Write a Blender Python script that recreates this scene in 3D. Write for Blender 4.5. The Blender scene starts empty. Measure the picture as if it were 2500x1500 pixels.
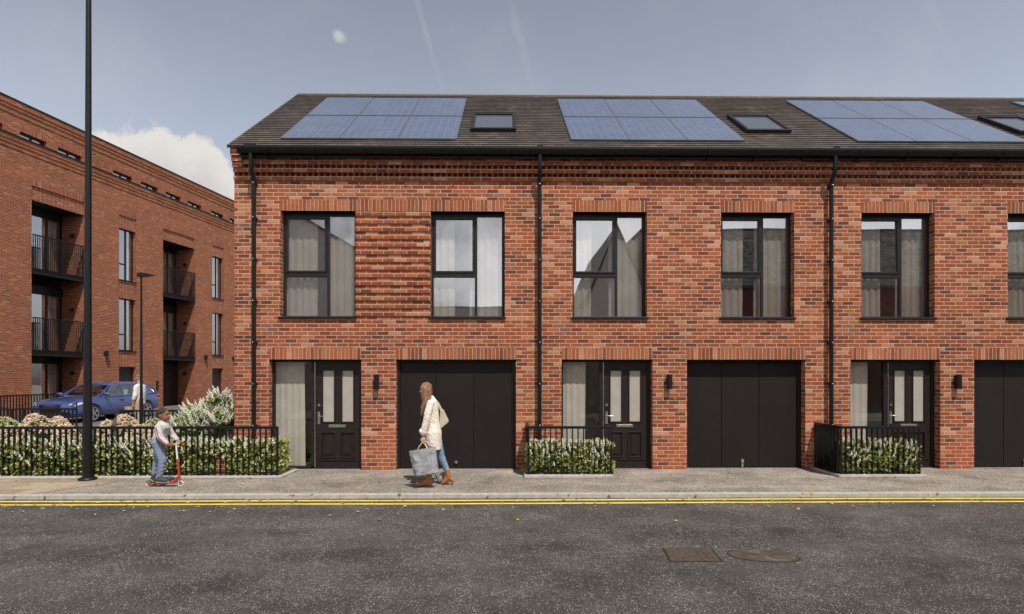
import bpy, math, random
from mathutils import Vector, Matrix, noise
R = math.radians
S = bpy.context.scene
C = S.collection
random.seed(7)

# ------------------------------------------------------------------ helpers
class MB:
    """collects shapes and links them as one mesh object"""
    def __init__(s): s.v = []; s.f = []; s.m = []; s.sm = []
    def add(s, vs, fs, mi=0, smooth=False):
        n = len(s.v); s.v += [tuple(p) for p in vs]
        for f in fs: s.f.append(tuple(i + n for i in f)); s.m.append(mi); s.sm.append(smooth)
        return s
    def box(s, x0, x1, y0, y1, z0, z1, mi=0):
        vs = [(x0,y0,z0),(x1,y0,z0),(x1,y1,z0),(x0,y1,z0),(x0,y0,z1),(x1,y0,z1),(x1,y1,z1),(x0,y1,z1)]
        return s.add(vs, [(0,3,2,1),(4,5,6,7),(0,1,5,4),(1,2,6,5),(2,3,7,6),(3,0,4,7)], mi)
    def quad(s, a, b, c, d, mi=0): return s.add([a,b,c,d], [(0,1,2,3)], mi)
    def bar(s, p, q, w, h=None, mi=0, up=(0,0,1)):
        h = h or w; p = Vector(p); q = Vector(q); d = (q-p).normalized(); u = Vector(up)
        if abs(d.dot(u)) > .98: u = Vector((0,1,0))
        a = d.cross(u).normalized()*w/2; b = a.cross(d).normalized()*h/2
        vs = [p-a-b,p+a-b,p+a+b,p-a+b,q-a-b,q+a-b,q+a+b,q-a+b]
        return s.add(vs, [(0,1,2,3),(7,6,5,4),(0,4,5,1),(1,5,6,2),(2,6,7,3),(3,7,4,0)], mi)
    def tube(s, pts, rad, n=12, mi=0, cap=True, smooth=True):
        pts = [Vector(p) for p in pts]
        if not hasattr(rad, '__len__'): rad = [rad]*len(pts)
        vs = []; prev = None
        for i, p in enumerate(pts):
            d = (pts[min(i+1,len(pts)-1)] - pts[max(i-1,0)]).normalized()
            if prev is None:
                a = d.cross(Vector((0,0,1)));
                if a.length < .05: a = d.cross(Vector((1,0,0)))
                a.normalize()
            else: a = (prev - d*prev.dot(d)).normalized()
            prev = a; b = d.cross(a)
            for k in range(n):
                t = 2*math.pi*k/n; vs.append(p + (a*math.cos(t)+b*math.sin(t))*rad[i])
        fs = []
        for i in range(len(pts)-1):
            for k in range(n):
                k2 = (k+1) % n; fs.append((i*n+k, i*n+k2, (i+1)*n+k2, (i+1)*n+k))
        s.add(vs, fs, mi, smooth)
        if cap:
            s.add(vs[:n], [tuple(range(n))[::-1]], mi); s.add(vs[-n:], [tuple(range(n))], mi)
        return s
    def ell(s, c, r, n=14, m=9, mi=0, rot=None):
        c = Vector(c); r = r if hasattr(r,'__len__') else (r,r,r); vs = [(0,0,-1)]
        for j in range(1, m):
            ph = -math.pi/2 + math.pi*j/m
            for k in range(n):
                t = 2*math.pi*k/n; vs.append((math.cos(ph)*math.cos(t), math.cos(ph)*math.sin(t), math.sin(ph)))
        vs.append((0,0,1)); fs = []
        for k in range(n): fs.append((0, 1+(k+1)%n, 1+k))
        for j in range(m-2):
            for k in range(n):
                a = 1+j*n; fs.append((a+k, a+(k+1)%n, a+n+(k+1)%n, a+n+k))
        L = len(vs)-1; a = 1+(m-2)*n
        for k in range(n): fs.append((a+k, a+(k+1)%n, L))
        o = []
        for v in vs:
            w = Vector((v[0]*r[0], v[1]*r[1], v[2]*r[2]))
            if rot is not None: w = rot @ w
            o.append(c+w)
        return s.add(o, fs, mi, True)
    def prism(s, pts, y0, y1, mi=0, axis='y'):
        n = len(pts)
        f = (lambda p, t: (p[0], t, p[1])) if axis == 'y' else (lambda p, t: (t, p[0], p[1])) if axis == 'x' else (lambda p, t: (p[0], p[1], t))
        vs = [f(p, y0) for p in pts] + [f(p, y1) for p in pts]
        fs = [tuple(range(n)), tuple(range(2*n-1, n-1, -1))] + [((i+1)%n, i, n+i, n+(i+1)%n) for i in range(n)]
        return s.add(vs, fs, mi)
    def mesh(s, name, mats):
        me = bpy.data.meshes.new(name); me.from_pydata(s.v, [], s.f)
        for m in mats: me.materials.append(m)
        me.polygons.foreach_set('material_index', s.m); me.polygons.foreach_set('use_smooth', s.sm)
        me.update(); return me
    def build(s, name, mats, parent=None, bevel=0, label=None):
        mats = mats if isinstance(mats, (list, tuple)) else [mats]
        o = bpy.data.objects.new(name, s.mesh(name, mats)); C.objects.link(o)
        if parent: o.parent = parent
        if bevel:
            b = o.modifiers.new('bevel','BEVEL'); b.width = bevel; b.segments = 2; b.limit_method = 'ANGLE'
        if label: o['label'] = label
        return o

def tag(o, label=None, cat=None, group=None, kind=None):
    if label: o['label'] = label
    if cat: o['category'] = cat
    if group: o['group'] = group
    if kind: o['kind'] = kind
    return o
def thing(name, label, cat, loc=(0,0,0), rz=0, group=None):
    o = bpy.data.objects.new(name, None); C.objects.link(o); o.location = loc; o.rotation_euler = (0,0,rz)
    o.empty_display_size = .2
    return tag(o, label, cat, group)

def leafshape(m, c, d, n, L, W, mi=0):
    d = d.normalized(); s = d.cross(n).normalized(); n2 = s.cross(d)
    m.add([c, c+d*L*.45+s*W+n2*L*.08, c+d*L, c+d*L*.45-s*W+n2*L*.08, c+d*L*.5-n2*L*.04], [(0,4,1),(4,2,1),(0,3,4),(4,3,2)], mi)
def rv():
    while True:
        v = Vector((random.uniform(-1,1), random.uniform(-1,1), random.uniform(-1,1)))
        if .05 < v.length < 1: return v.normalized()
# ------------------------------------------------------------------ materials
class NT:
    def __init__(s, name):
        s.mat = bpy.data.materials.new(name); s.mat.use_nodes = True; s.t = s.mat.node_tree
        s.t.nodes.clear(); s.out = s.n('ShaderNodeOutputMaterial')
    def n(s, typ, **kw):
        o = s.t.nodes.new(typ)
        for k, v in kw.items(): setattr(o, k, v)
        return o
    def l(s, a, b): s.t.links.new(a, b)
    def set(s, sock, v):
        if hasattr(v, 'default_value') or hasattr(v, 'is_output'): s.l(v, sock)
        else: sock.default_value = v
    def math(s, op, a, b=0.0, c=None, clamp=False):
        m = s.n('ShaderNodeMath', operation=op, use_clamp=clamp); s.set(m.inputs[0], a); s.set(m.inputs[1], b)
        if c is not None: s.set(m.inputs[2], c)
        return m.outputs[0]
    def noise(s, vec, scale, detail=3, rough=.5, dist=0):
        m = s.n('ShaderNodeTexNoise'); s.l(vec, m.inputs['Vector']); m.inputs['Scale'].default_value = scale
        m.inputs['Detail'].default_value = detail; m.inputs['Roughness'].default_value = rough; m.inputs['Distortion'].default_value = dist
        return m.outputs['Fac']
    def ramp(s, fac, stops, interp='LINEAR'):
        m = s.n('ShaderNodeValToRGB'); s.l(fac, m.inputs[0]); r = m.color_ramp; r.interpolation = interp
        while len(r.elements) < len(stops): r.elements.new(.5)
        for e, (p, c) in zip(r.elements, stops):
            e.position = p; e.color = (c, c, c, 1) if not hasattr(c, '__len__') else (*c, 1)
        return m.outputs[0]
    def mix(s, f, a, b, mode='MIX'):
        m = s.n('ShaderNodeMix', data_type='RGBA', blend_type=mode); s.set(m.inputs[0], f)
        for i, v in ((6, a), (7, b)):
            if hasattr(v, '__len__') and not hasattr(v, 'is_output'): v = (*v, 1) if len(v) == 3 else v
            s.set(m.inputs[i], v)
        return m.outputs[2]
    def bsdf(s, col=None, rough=.6, metal=0, spec=.5, bump=None, bstr=.3, bdist=.01, **kw):
        b = s.n('ShaderNodeBsdfPrincipled')
        if col is not None: s.set(b.inputs['Base Color'], (*col, 1) if isinstance(col, tuple) else col)
        s.set(b.inputs['Roughness'], rough); b.inputs['Metallic'].default_value = metal
        b.inputs['Specular IOR Level'].default_value = spec
        for k, v in kw.items(): b.inputs[k].default_value = v
        if bump is not None:
            u = s.n('ShaderNodeBump'); u.inputs['Strength'].default_value = bstr; u.inputs['Distance'].default_value = bdist
            s.l(bump, u.inputs['Height']); s.l(u.outputs[0], b.inputs['Normal'])
        s.l(b.outputs[0], s.out.inputs[0]); s.b = b; return s.mat

def simple(name, col, rough=.6, metal=0, var=.15, scale=6, spec=.5, bstr=.15, **kw):
    t = NT(name); tc = t.n('ShaderNodeTexCoord').outputs['Object']
    f = t.noise(tc, scale, 5, .6)
    d = tuple(max(0, c*(1-var)) for c in col); e = tuple(min(1, c*(1+var)) for c in col)
    c = t.ramp(f, [(.3, d), (.7, e)])
    r = t.ramp(t.noise(tc, scale*2.3, 3), [(.3, max(0, rough-.07)), (.7, min(1, rough+.07))])
    return t.bsdf(c, r, metal, spec, bump=t.noise(tc, scale*12, 3), bstr=bstr, bdist=.003, **kw)

BR = [(0,(.16,.062,.045)),(.06,(.15,.054,.040)),(.13,(.26,.070,.036)),(.3,(.34,.092,.042)),(.5,(.405,.118,.054)),(.66,(.29,.076,.036)),(.82,(.45,.155,.078)),(.95,(.55,.28,.18)),(1,(.20,.078,.055))]
def brick(name, bw=.225, bh=.075, offs=.5, ramp=BR, mortar=(.64,.47,.345), mt=.0052, gain=1.0, soldier=False):
    t = NT(name); tc = t.n('ShaderNodeTexCoord'); ob = tc.outputs['Object']
    nz = t.n('ShaderNodeTexNoise'); t.l(ob, nz.inputs['Vector']); nz.inputs['Scale'].default_value = 18; nz.inputs['Detail'].default_value = 2
    sub = t.n('ShaderNodeVectorMath', operation='MULTIPLY_ADD'); t.l(nz.outputs['Color'], sub.inputs[0])
    sub.inputs[1].default_value = (.009,.009,.009); t.l(ob, sub.inputs[2])
    sp = t.n('ShaderNodeSeparateXYZ'); t.l(sub.outputs[0], sp.inputs[0])
    sn = t.n('ShaderNodeSeparateXYZ'); t.l(tc.outputs['Normal'], sn.inputs[0])
    ax = t.math('GREATER_THAN', t.math('ABSOLUTE', sn.outputs[0]), .6)
    u = t.math('ADD', t.math('MULTIPLY', sp.outputs[1], ax), t.math('MULTIPLY', sp.outputs[0], t.math('SUBTRACT', 1, ax)))
    az = t.math('GREATER_THAN', t.math('ABSOLUTE', sn.outputs[2]), .6)
    v = t.math('ADD', t.math('MULTIPLY', sp.outputs[1], az), t.math('MULTIPLY', sp.outputs[2], t.math('SUBTRACT', 1, az)))
    v = t.math('ADD', t.math('DIVIDE', v, bh), -.07)
    row = t.math('FLOOR', v); fv = t.math('SUBTRACT', v, row)
    jit = t.n('ShaderNodeTexWhiteNoise', noise_dimensions='1D'); t.l(row, jit.inputs['W'])
    uu = t.math('ADD', t.math('DIVIDE', u, bw), t.math('MULTIPLY', t.math('MODULO', t.math('ABSOLUTE', row), 2), offs))
    if offs: uu = t.math('ADD', uu, t.math('MULTIPLY', jit.outputs[0], .14))
    col = t.math('FLOOR', uu); fu = t.math('SUBTRACT', uu, col)
    cb = t.n('ShaderNodeCombineXYZ'); t.l(col, cb.inputs[0]); t.l(row, cb.inputs[1]); t.l(ax, cb.inputs[2])
    wn = t.n('ShaderNodeTexWhiteNoise', noise_dimensions='3D'); t.l(cb.outputs[0], wn.inputs['Vector'])
    bc = t.ramp(wn.outputs[0], ramp, 'LINEAR')
    sh = t.ramp(t.noise(ob, 34, 4, .7), [(.30, .62), (.70, 1.26)])
    bc = t.mix(1, bc, sh, 'MULTIPLY')
    big = t.ramp(t.noise(ob, .6, 4, .65), [(.3, .76), (.7, 1.16)]); bc = t.mix(1, bc, big, 'MULTIPLY')
    du = t.math('MULTIPLY', t.math('MINIMUM', fu, t.math('SUBTRACT', 1, fu)), bw)
    dv = t.math('MULTIPLY', t.math('MINIMUM', fv, t.math('SUBTRACT', 1, fv)), bh)
    d = t.math('MINIMUM', du, dv)
    mr = t.n('ShaderNodeMapRange'); t.l(d, mr.inputs[0]); mr.inputs[1].default_value = mt-.0015; mr.inputs[2].default_value = mt+.002
    mk = mr.outputs[0]
    mc = t.ramp(t.noise(ob, 7, 4), [(.3, tuple(c*.8 for c in mortar)), (.7, tuple(min(1, c*1.1) for c in mortar))])
    c = t.mix(mk, mc, bc)
    ef = t.math('MULTIPLY', t.ramp(t.noise(ob, 2.1, 6, .72), [(.60, 0.0), (.75, 1.0)]), .22); c = t.mix(ef, c, (.60,.48,.40))
    c = t.mix(1, c, (.92*gain, .91*gain, .91*gain) if 'apart' not in name else (.95, .98, .95), 'MULTIPLY')
    h = t.math('ADD', mk, t.math('MULTIPLY', t.noise(ob, 60, 3), .45))
    h = t.math('ADD', h, t.math('MULTIPLY', wn.outputs[0], .4))
    return t.bsdf(c, .88, spec=.25, bump=h, bstr=.55, bdist=.007)

M = {}
M['brick'] = brick('brickwork')
M['soldier'] = brick('soldier_brickwork', .075, 50.0, 0, ramp=[(0,(.19,.07,.045)),(.12,(.30,.085,.042)),(.35,(.39,.12,.055)),(.6,(.44,.16,.078)),(.8,(.35,.10,.046)),(.93,(.53,.25,.15)),(1,(.22,.085,.055))], mt=.005, mortar=(.60,.42,.29))
M['header'] = brick('header_brickwork', .1125, .075, 0)
LB = [(0,(.21,.065,.045)),(.1,(.20,.065,.05)),(.2,(.26,.066,.034)),(.5,(.33,.086,.040)),(.8,(.29,.078,.038)),(.93,(.42,.17,.095)),(1,(.17,.06,.04))]
M['brick_b'] = brick('apartment_brickwork', ramp=LB, mortar=(.47,.30,.20), mt=.0055)
M['soldier_b'] = brick('apartment_soldier_brickwork', .075, 50.0, 0, ramp=LB, mortar=(.5,.34,.26), mt=.005)
M['stack_b'] = brick('apartment_stack_brickwork', .2, .075, 0, ramp=LB, mortar=(.5,.34,.26), mt=.005)
M['stone'] = brick('rubble_stone', .26, .14, .5, ramp=[(0,(.3,.26,.2)),(.3,(.6,.54,.44)),(.6,(.8,.74,.62)),(1,(.42,.36,.28))], mortar=(.3,.27,.22), mt=.012)
M['black'] = simple('black_metal', (.009,.008,.009), .45, var=.25, spec=.3)
M['frame'] = simple('dark_window_frame', (.018,.014,.016), .45, var=.15, spec=.3)
M['door'] = simple('dark_door_paint', (.020,.014,.013), .45, var=.15, scale=3, bstr=.05, spec=.3)
M['garage'] = simple('garage_door_paint', (.017,.0125,.012), .6, var=.12, scale=2, bstr=.05, spec=.2)
M['steel'] = simple('brushed_steel', (.62,.62,.61), .28, 1, .08, 20)
M['concrete'] = simple('kerb_concrete', (.42,.40,.37), .85, var=.2, scale=9, bstr=.4)
M['plaster'] = simple('pale_plaster', (.86,.81,.74), .9, var=.04)
M['floorboard'] = simple('oak_floor', (.62,.50,.38), .5)
M['maroon'] = simple('maroon_paint', (.16,.035,.03), .7)
M['wood'] = simple('oak_shelf', (.30,.12,.05), .5, scale=4)
M['paper'] = simple('book_paper', (.6,.55,.48), .8)
M['soil'] = simple('garden_soil', (.07,.05,.035), .95, var=.5, scale=14, bstr=.8)
M['white'] = simple('white_rubber', (.75,.73,.7), .4)
M['render'] = simple('grey_render', (.76,.70,.63), .9, scale=3)
M['slate'] = simple('plain_slate', (.10,.09,.09), .6)

def m_curtain():
    t = NT('curtain_cloth'); tc = t.n('ShaderNodeTexCoord').outputs['Object']
    c = t.ramp(t.noise(tc, 3, 3), [(.3, (.72,.67,.59)), (.7, (.84,.79,.71))])
    b = t.n('ShaderNodeBsdfDiffuse'); t.l(c, b.inputs[0]); tr = t.n('ShaderNodeBsdfTranslucent'); t.l(c, tr.inputs[0])
    m = t.n('ShaderNodeMixShader'); m.inputs[0].default_value = .35; t.l(b.outputs[0], m.inputs[1]); t.l(tr.outputs[0], m.inputs[2])
    t.l(m.outputs[0], t.out.inputs[0]); return t.mat
M['curtain'] = m_curtain()
def m_glass(name, refl=.4, tint=(.9,.93,.93), gl=(.93,.95,1), rough=0.0, wav=.0):
    t = NT(name); tr = t.n('ShaderNodeBsdfTransparent'); tr.inputs[0].default_value = (*tint,1)
    g = t.n('ShaderNodeBsdfGlossy'); g.inputs[0].default_value = (*gl,1); g.inputs['Roughness'].default_value = rough
    if wav:
        tc = t.n('ShaderNodeTexCoord').outputs['Object']; u = t.n('ShaderNodeBump'); u.inputs['Strength'].default_value = wav; u.inputs['Distance'].default_value = .02
        t.l(t.noise(tc, .9, 1), u.inputs['Height']); t.l(u.outputs[0], g.inputs['Normal'])
    lw = t.n('ShaderNodeLayerWeight'); lw.inputs[0].default_value = .5
    f = t.math('ADD', refl, t.math('MULTIPLY', lw.outputs['Facing'], .45), clamp=True)
    m = t.n('ShaderNodeMixShader'); t.l(f, m.inputs[0]); t.l(tr.outputs[0], m.inputs[1]); t.l(g.outputs[0], m.inputs[2])
    t.l(m.outputs[0], t.out.inputs[0]); return t.mat
M['glass'] = m_glass('window_glass', .33, tint=(1,1,1), wav=.08)
M['glass_low'] = m_glass('side_glass', .05, tint=(1,1,1))
M['carglass'] = m_glass('car_glass', .08, tint=(.82,.86,.84))
M['frosted'] = simple('frosted_glass', (.41,.385,.345), .18, var=.1, scale=3, spec=.8)

def m_tiles():
    t = NT('roof_slates'); tc = t.n('ShaderNodeTexCoord').outputs['Object']
    sp = t.n('ShaderNodeSeparateXYZ'); t.l(tc, sp.inputs[0])
    v = t.math('DIVIDE', t.math('ADD', sp.outputs[1], .24), .112); row = t.math('FLOOR', v)
    u = t.math('ADD', t.math('DIVIDE', sp.outputs[0], .165), t.math('MULTIPLY', row, .37)); col = t.math('FLOOR', u); fu = t.math('SUBTRACT', u, col)
    cb = t.n('ShaderNodeCombineXYZ'); t.l(col, cb.inputs[0]); t.l(row, cb.inputs[1])
    wn = t.n('ShaderNodeTexWhiteNoise', noise_dimensions='2D'); t.l(cb.outputs[0], wn.inputs['Vector'])
    c = t.ramp(wn.outputs[0], [(0,(.098,.082,.078)),(.5,(.12,.100,.094)),(.9,(.14,.117,.108)),(1,(.18,.15,.135))])
    c = t.mix(1, c, t.ramp(t.noise(tc, 1.2, 4), [(.3,.82),(.7,1.15)]), 'MULTIPLY')
    c = t.mix(t.math('GREATER_THAN', t.math('ABSOLUTE', t.math('SUBTRACT', fu, .5)), .47), c, (.04,.035,.035))
    return t.bsdf(c, .6, spec=.4, bump=t.noise(tc, 40, 3), bstr=.2, bdist=.004)
M['tiles'] = m_tiles()
def m_pv():
    t = NT('solar_cells'); tc = t.n('ShaderNodeTexCoord').outputs['Object']
    sp = t.n('ShaderNodeSeparateXYZ'); t.l(tc, sp.inputs[0])
    def line(s, per, w, ph=0):
        a = t.math('FRACT', t.math('ADD', t.math('DIVIDE', s, per), ph)); return t.math('LESS_THAN', a, w)
    g = t.math('MAXIMUM', line(sp.outputs[0], .16, .05), line(sp.outputs[1], .1265, .06))
    b2 = line(sp.outputs[1], .042, .16)
    f = t.noise(tc, 2.2, 2)
    cb = t.n('ShaderNodeCombineXYZ'); t.l(t.math('FLOOR', t.math('DIVIDE', sp.outputs[0], .16)), cb.inputs[0]); t.l(t.math('FLOOR', t.math('DIVIDE', sp.outputs[1], .1265)), cb.inputs[1])
    wn = t.n('ShaderNodeTexWhiteNoise', noise_dimensions='2D'); t.l(cb.outputs[0], wn.inputs['Vector'])
    c = t.ramp(t.math('ADD', t.math('MULTIPLY', wn.outputs[0], .4), t.math('MULTIPLY', f, .6)), [(.2,(.08,.11,.20)),(.8,(.115,.15,.255))])
    c = t.mix(t.math('MULTIPLY', b2, .35), c, (.05,.09,.2))
    c = t.mix(t.math('MULTIPLY', g, .75), c, (.25,.29,.37))
    return t.bsdf(c, .16, spec=.9, **{'Coat Weight': .6, 'Coat Roughness': .06})
M['pv'] = m_pv()
M['pvframe'] = simple('panel_edge', (.22,.235,.27), .4, .6)

def ground_mat(name, stops, speck, spk=.62, scale=1.0, crack=0, patch=.5, rough=.85, bstr=.5):
    t = NT(name); tc = t.n('ShaderNodeTexCoord').outputs['Object']
    c = t.ramp(t.noise(tc, 48*scale, 5, .85), stops)
    c = t.mix(1, c, t.ramp(t.noise(tc, 150*scale, 3, .8), [(.35, .55), (.65, 1.5)]), 'MULTIPLY')
    c = t.mix(1, c, t.ramp(t.noise(tc, 1.1, 5, .65), [(.3, 1-patch*.45), (.5, 1.0), (.72, 1+patch*.5)]), 'MULTIPLY')
    mp = t.n('ShaderNodeMapping'); t.l(tc, mp.inputs[0]); mp.inputs['Scale'].default_value = (.22, 1.5, 1)
    c = t.mix(1, c, t.ramp(t.noise(mp.outputs[0], 1.0, 4, .6), [(.33, .74), (.67, 1.25)]), 'MULTIPLY')
    vo = t.n('ShaderNodeTexVoronoi'); t.l(tc, vo.inputs['Vector']); vo.inputs['Scale'].default_value = 100*scale
    a = t.n('ShaderNodeSeparateColor'); t.l(vo.outputs['Color'], a.inputs[0])
    den = t.math('MULTIPLY', t.ramp(t.noise(tc, 1.7, 5, .7), [(.38, .12), (.62, 1)]), t.ramp(t.noise(tc, 14, 2), [(.4,.35),(.6,1)]))
    th = t.math('SUBTRACT', 1, t.math('MULTIPLY', den, 1-spk))
    m1 = t.math('MULTIPLY', t.math('GREATER_THAN', a.outputs[0], th), t.math('LESS_THAN', vo.outputs['Distance'], .55))
    c = t.mix(t.math('MULTIPLY', m1, .8), c, speck)
    vo2 = t.n('ShaderNodeTexVoronoi'); t.l(tc, vo2.inputs['Vector']); vo2.inputs['Scale'].default_value = 85*scale
    a2 = t.n('ShaderNodeSeparateColor'); t.l(vo2.outputs['Color'], a2.inputs[0])
    c = t.mix(t.math('MULTIPLY', t.math('GREATER_THAN', a2.outputs[1], .72), .5), c, (.02,.018,.018))
    return t.bsdf(c, rough, spec=.3, bump=t.noise(tc, 90*scale, 4, .8), bstr=bstr, bdist=.012)
M['road'] = ground_mat('worn_tarmac', [(.3,(.034,.031,.031)),(.68,(.124,.112,.109))], (.50,.465,.44), .68, patch=.9, bstr=.9)
M['pave'] = ground_mat('grey_footway', [(.3,(.15,.125,.11)),(.7,(.40,.36,.32))], (.75,.70,.64), .52, scale=.9, patch=.8, bstr=.8)
M['drive'] = ground_mat('forecourt_tarmac', [(.3,(.10,.09,.085)),(.7,(.18,.165,.155))], (.4,.37,.35), .8)
def m_slab():
    t = NT('buff_paving'); tc = t.n('ShaderNodeTexCoord').outputs['Object']
    b = t.n('ShaderNodeTexBrick'); t.l(tc, b.inputs['Vector']); b.inputs['Scale'].default_value = 1; b.inputs['Brick Width'].default_value = .9; b.inputs['Row Height'].default_value = .6
    b.inputs['Mortar Size'].default_value = .006; b.inputs['Color1'].default_value = (.40,.33,.26,1); b.inputs['Color2'].default_value = (.30,.225,.165,1); b.inputs['Mortar'].default_value = (.16,.13,.11,1)
    c = t.mix(1, b.outputs[0], t.ramp(t.noise(tc, 3, 5, .7), [(.3,.8),(.7,1.15)]), 'MULTIPLY')
    return t.bsdf(c, .85, spec=.25, bump=t.noise(tc, 50, 4), bstr=.3, bdist=.006)
M['slab'] = m_slab()
def m_yellow():
    t = NT('yellow_road_paint'); tc = t.n('ShaderNodeTexCoord').outputs['Object']
    w = t.math('GREATER_THAN', t.noise(tc, 22, 6, .8), .62)
    c = t.ramp(t.noise(tc, 5, 4), [(.3,(.72,.53,.045)),(.7,(.85,.68,.12))]); c = t.mix(w, c, (.12,.10,.08))
    return t.bsdf(c, .7, bump=t.noise(tc, 90, 3), bstr=.4, bdist=.005)
M['yellow'] = m_yellow()
def m_leaf(name, stops, rough=.45, trans=.25):
    t = NT(name); g = t.n('ShaderNodeNewGeometry'); c = t.ramp(g.outputs['Random Per Island'], stops)
    b = t.n('ShaderNodeBsdfPrincipled'); t.l(c, b.inputs['Base Color']); b.inputs['Roughness'].default_value = rough
    tr = t.n('ShaderNodeBsdfTranslucent'); t.l(c, tr.inputs[0])
    m = t.n('ShaderNodeMixShader'); m.inputs[0].default_value = trans; t.l(b.outputs[0], m.inputs[1]); t.l(tr.outputs[0], m.inputs[2])
    t.l(m.outputs[0], t.out.inputs[0]); return t.mat
M['leaf'] = m_leaf('hedge_leaves', [(0,(.045,.065,.012)),(.25,(.20,.25,.055)),(.65,(.44,.49,.14)),(1,(.70,.72,.32))])
M['leaf2'] = m_leaf('bush_leaves', [(0,(.07,.14,.02)),(.5,(.20,.33,.06)),(1,(.40,.52,.14))])
M['bloom'] = m_leaf('white_blossom', [(0,(.66,.64,.54)),(.6,(.82,.80,.72)),(1,(.90,.88,.82))], .8, .2)
M['sedum'] = m_leaf('beige_flower_heads', [(0,(.45,.32,.235)),(.5,(.64,.49,.37)),(1,(.78,.65,.53))], .9, .1)
M['litter'] = m_leaf('fallen_leaf', [(0,(.30,.20,.03)),(.4,(.52,.44,.06)),(.7,(.30,.36,.06)),(.85,(.55,.5,.3)),(1,(.5,.26,.04))], .6, .2)

# ------------------------------------------------------------------ camera
YAW = R(.72)
cam = bpy.data.cameras.new('camera'); co = bpy.data.objects.new('camera', cam); C.objects.link(co)
co.location = (0, -11.2, 1.86); co.rotation_euler = (R(90), 0, -YAW)
cam.sensor_width = 36; cam.lens = 1400/2500*36; cam.shift_y = 165/2500; cam.clip_end = 2000; cam.clip_start = .1
S.camera = co

# ------------------------------------------------------------------ sun, sky
sd = Vector((.27, -.555, 1.0)).normalized()          # towards the sun
sun = bpy.data.lights.new('sun', 'SUN'); sun.energy = 4.45; sun.angle = R(.5); sun.color = (1, .94, .84)
so = bpy.data.objects.new('sun', sun); C.objects.link(so); so.rotation_euler = sd.to_track_quat('Z', 'Y').to_euler()
w = bpy.data.worlds.new('World'); S.world = w; w.use_nodes = True
t = NT.__new__(NT); t.t = w.node_tree; t.t.nodes.clear(); t.out = t.n('ShaderNodeOutputWorld')
sky = t.n('ShaderNodeTexSky', sky_type='NISHITA'); sky.sun_disc = False; sky.sun_elevation = math.asin(sd.z)
sky.sun_rotation = math.atan2(sd.x, sd.y); sky.air_density = 1.0; sky.dust_density = 2.5; sky.ozone_density = 1.0
hs = t.n('ShaderNodeHueSaturation'); hs.inputs['Saturation'].default_value = .50; hs.inputs['Value'].default_value = 1.0; t.l(sky.outputs[0], hs.inputs['Color'])
tc = t.n('ShaderNodeTexCoord').outputs['Generated']; sp = t.n('ShaderNodeSeparateXYZ'); t.l(tc, sp.inputs[0])
X, Y, Z = sp.outputs
def sstep(v, a, b):
    m = t.n('ShaderNodeMapRange', interpolation_type='SMOOTHSTEP'); t.set(m.inputs[0], v); m.inputs[1].default_value = a; m.inputs[2].default_value = b; return m.outputs[0]
yy = t.math('MAXIMUM', Y, .05); px = t.math('DIVIDE', X, yy); pz = t.math('DIVIDE', Z, yy); north = sstep(Y, .2, .3)
pv = t.n('ShaderNodeCombineXYZ'); t.l(px, pv.inputs[0]); t.l(pz, pv.inputs[1])
n1 = t.noise(pv.outputs[0], 7, 7, .62); n2 = t.noise(pv.outputs[0], 3.2, 5, .55)
top = t.math('ADD', t.math('MULTIPLY', n1, .17), .337)
top = t.math('SUBTRACT', top, t.math('MULTIPLY', sstep(px, -.52, -.36), .3))
bank = t.math('MULTIPLY', sstep(t.math('SUBTRACT', top, pz), .0, .016), sstep(pz, .12, .34))
bank = t.math('MULTIPLY', bank, north)
dx = t.math('ADD', px, .287); dz = t.math('ADD', pz, -.588)
dd = t.math('SQRT', t.math('ADD', t.math('MULTIPLY', dx, dx), t.math('MULTIPLY', dz, dz)))
puff = t.math('MULTIPLY', sstep(t.math('ADD', dd, t.math('MULTIPLY', t.noise(pv.outputs[0], 42, 5, .65), .03)), .031, .016), .5)
def trail(x0, z0, x1, z1, wd, st):
    k = (x1-x0)/(z1-z0); a = t.math('ABSOLUTE', t.math('SUBTRACT', px, t.math('ADD', t.math('MULTIPLY', pz, k), x0-k*z0+0.0)))
    a = t.math('ADD', a, t.math('MULTIPLY', t.math('SUBTRACT', n1, .5), .02))
    return t.math('MULTIPLY', t.math('MULTIPLY', sstep(a, wd, 0), st*.6), t.math('MULTIPLY', n2, sstep(pz, .42, .6)))
tr = t.math('ADD', t.math('ADD', trail(-.154,.654,-.107,.49,.007,.34), trail(.0086,.654,.049,.496,.012,.2)), trail(.75,.654,.84,.45,.02,.12))
wisp = t.math('MULTIPLY', sstep(n2, .45, .75), .13)
c3 = t.noise(tc, 2.6, 6, .58); south = t.math('MULTIPLY', sstep(c3, .36, .56), t.math('MULTIPLY', t.math('MULTIPLY', sstep(Y, .1, -.2), sstep(Z, .62, .40)), .85))
gainf = t.math('ADD', t.math('MULTIPLY', sstep(Y, -.1, .35), 1.55), .74); gainf = t.math('MULTIPLY', gainf, t.math('SUBTRACT', 1.22, t.math('MULTIPLY', Z, .75)))
north_sky = t.n('ShaderNodeVectorMath', operation='SCALE'); t.l(hs.outputs[0], north_sky.inputs[0]); t.l(gainf, north_sky.inputs[3]); north_sky = north_sky.outputs[0]
cm = t.math('MAXIMUM', t.math('MAXIMUM', bank, t.math('MULTIPLY', puff, north)), t.math('MAXIMUM', south, t.math('MULTIPLY', t.math('ADD', tr, wisp), north)))
shade = t.ramp(t.noise(pv.outputs[0], 5, 5, .6), [(.3,(6.4,6.2,6.3)),(.65,(9.0,8.6,8.3))])
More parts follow.
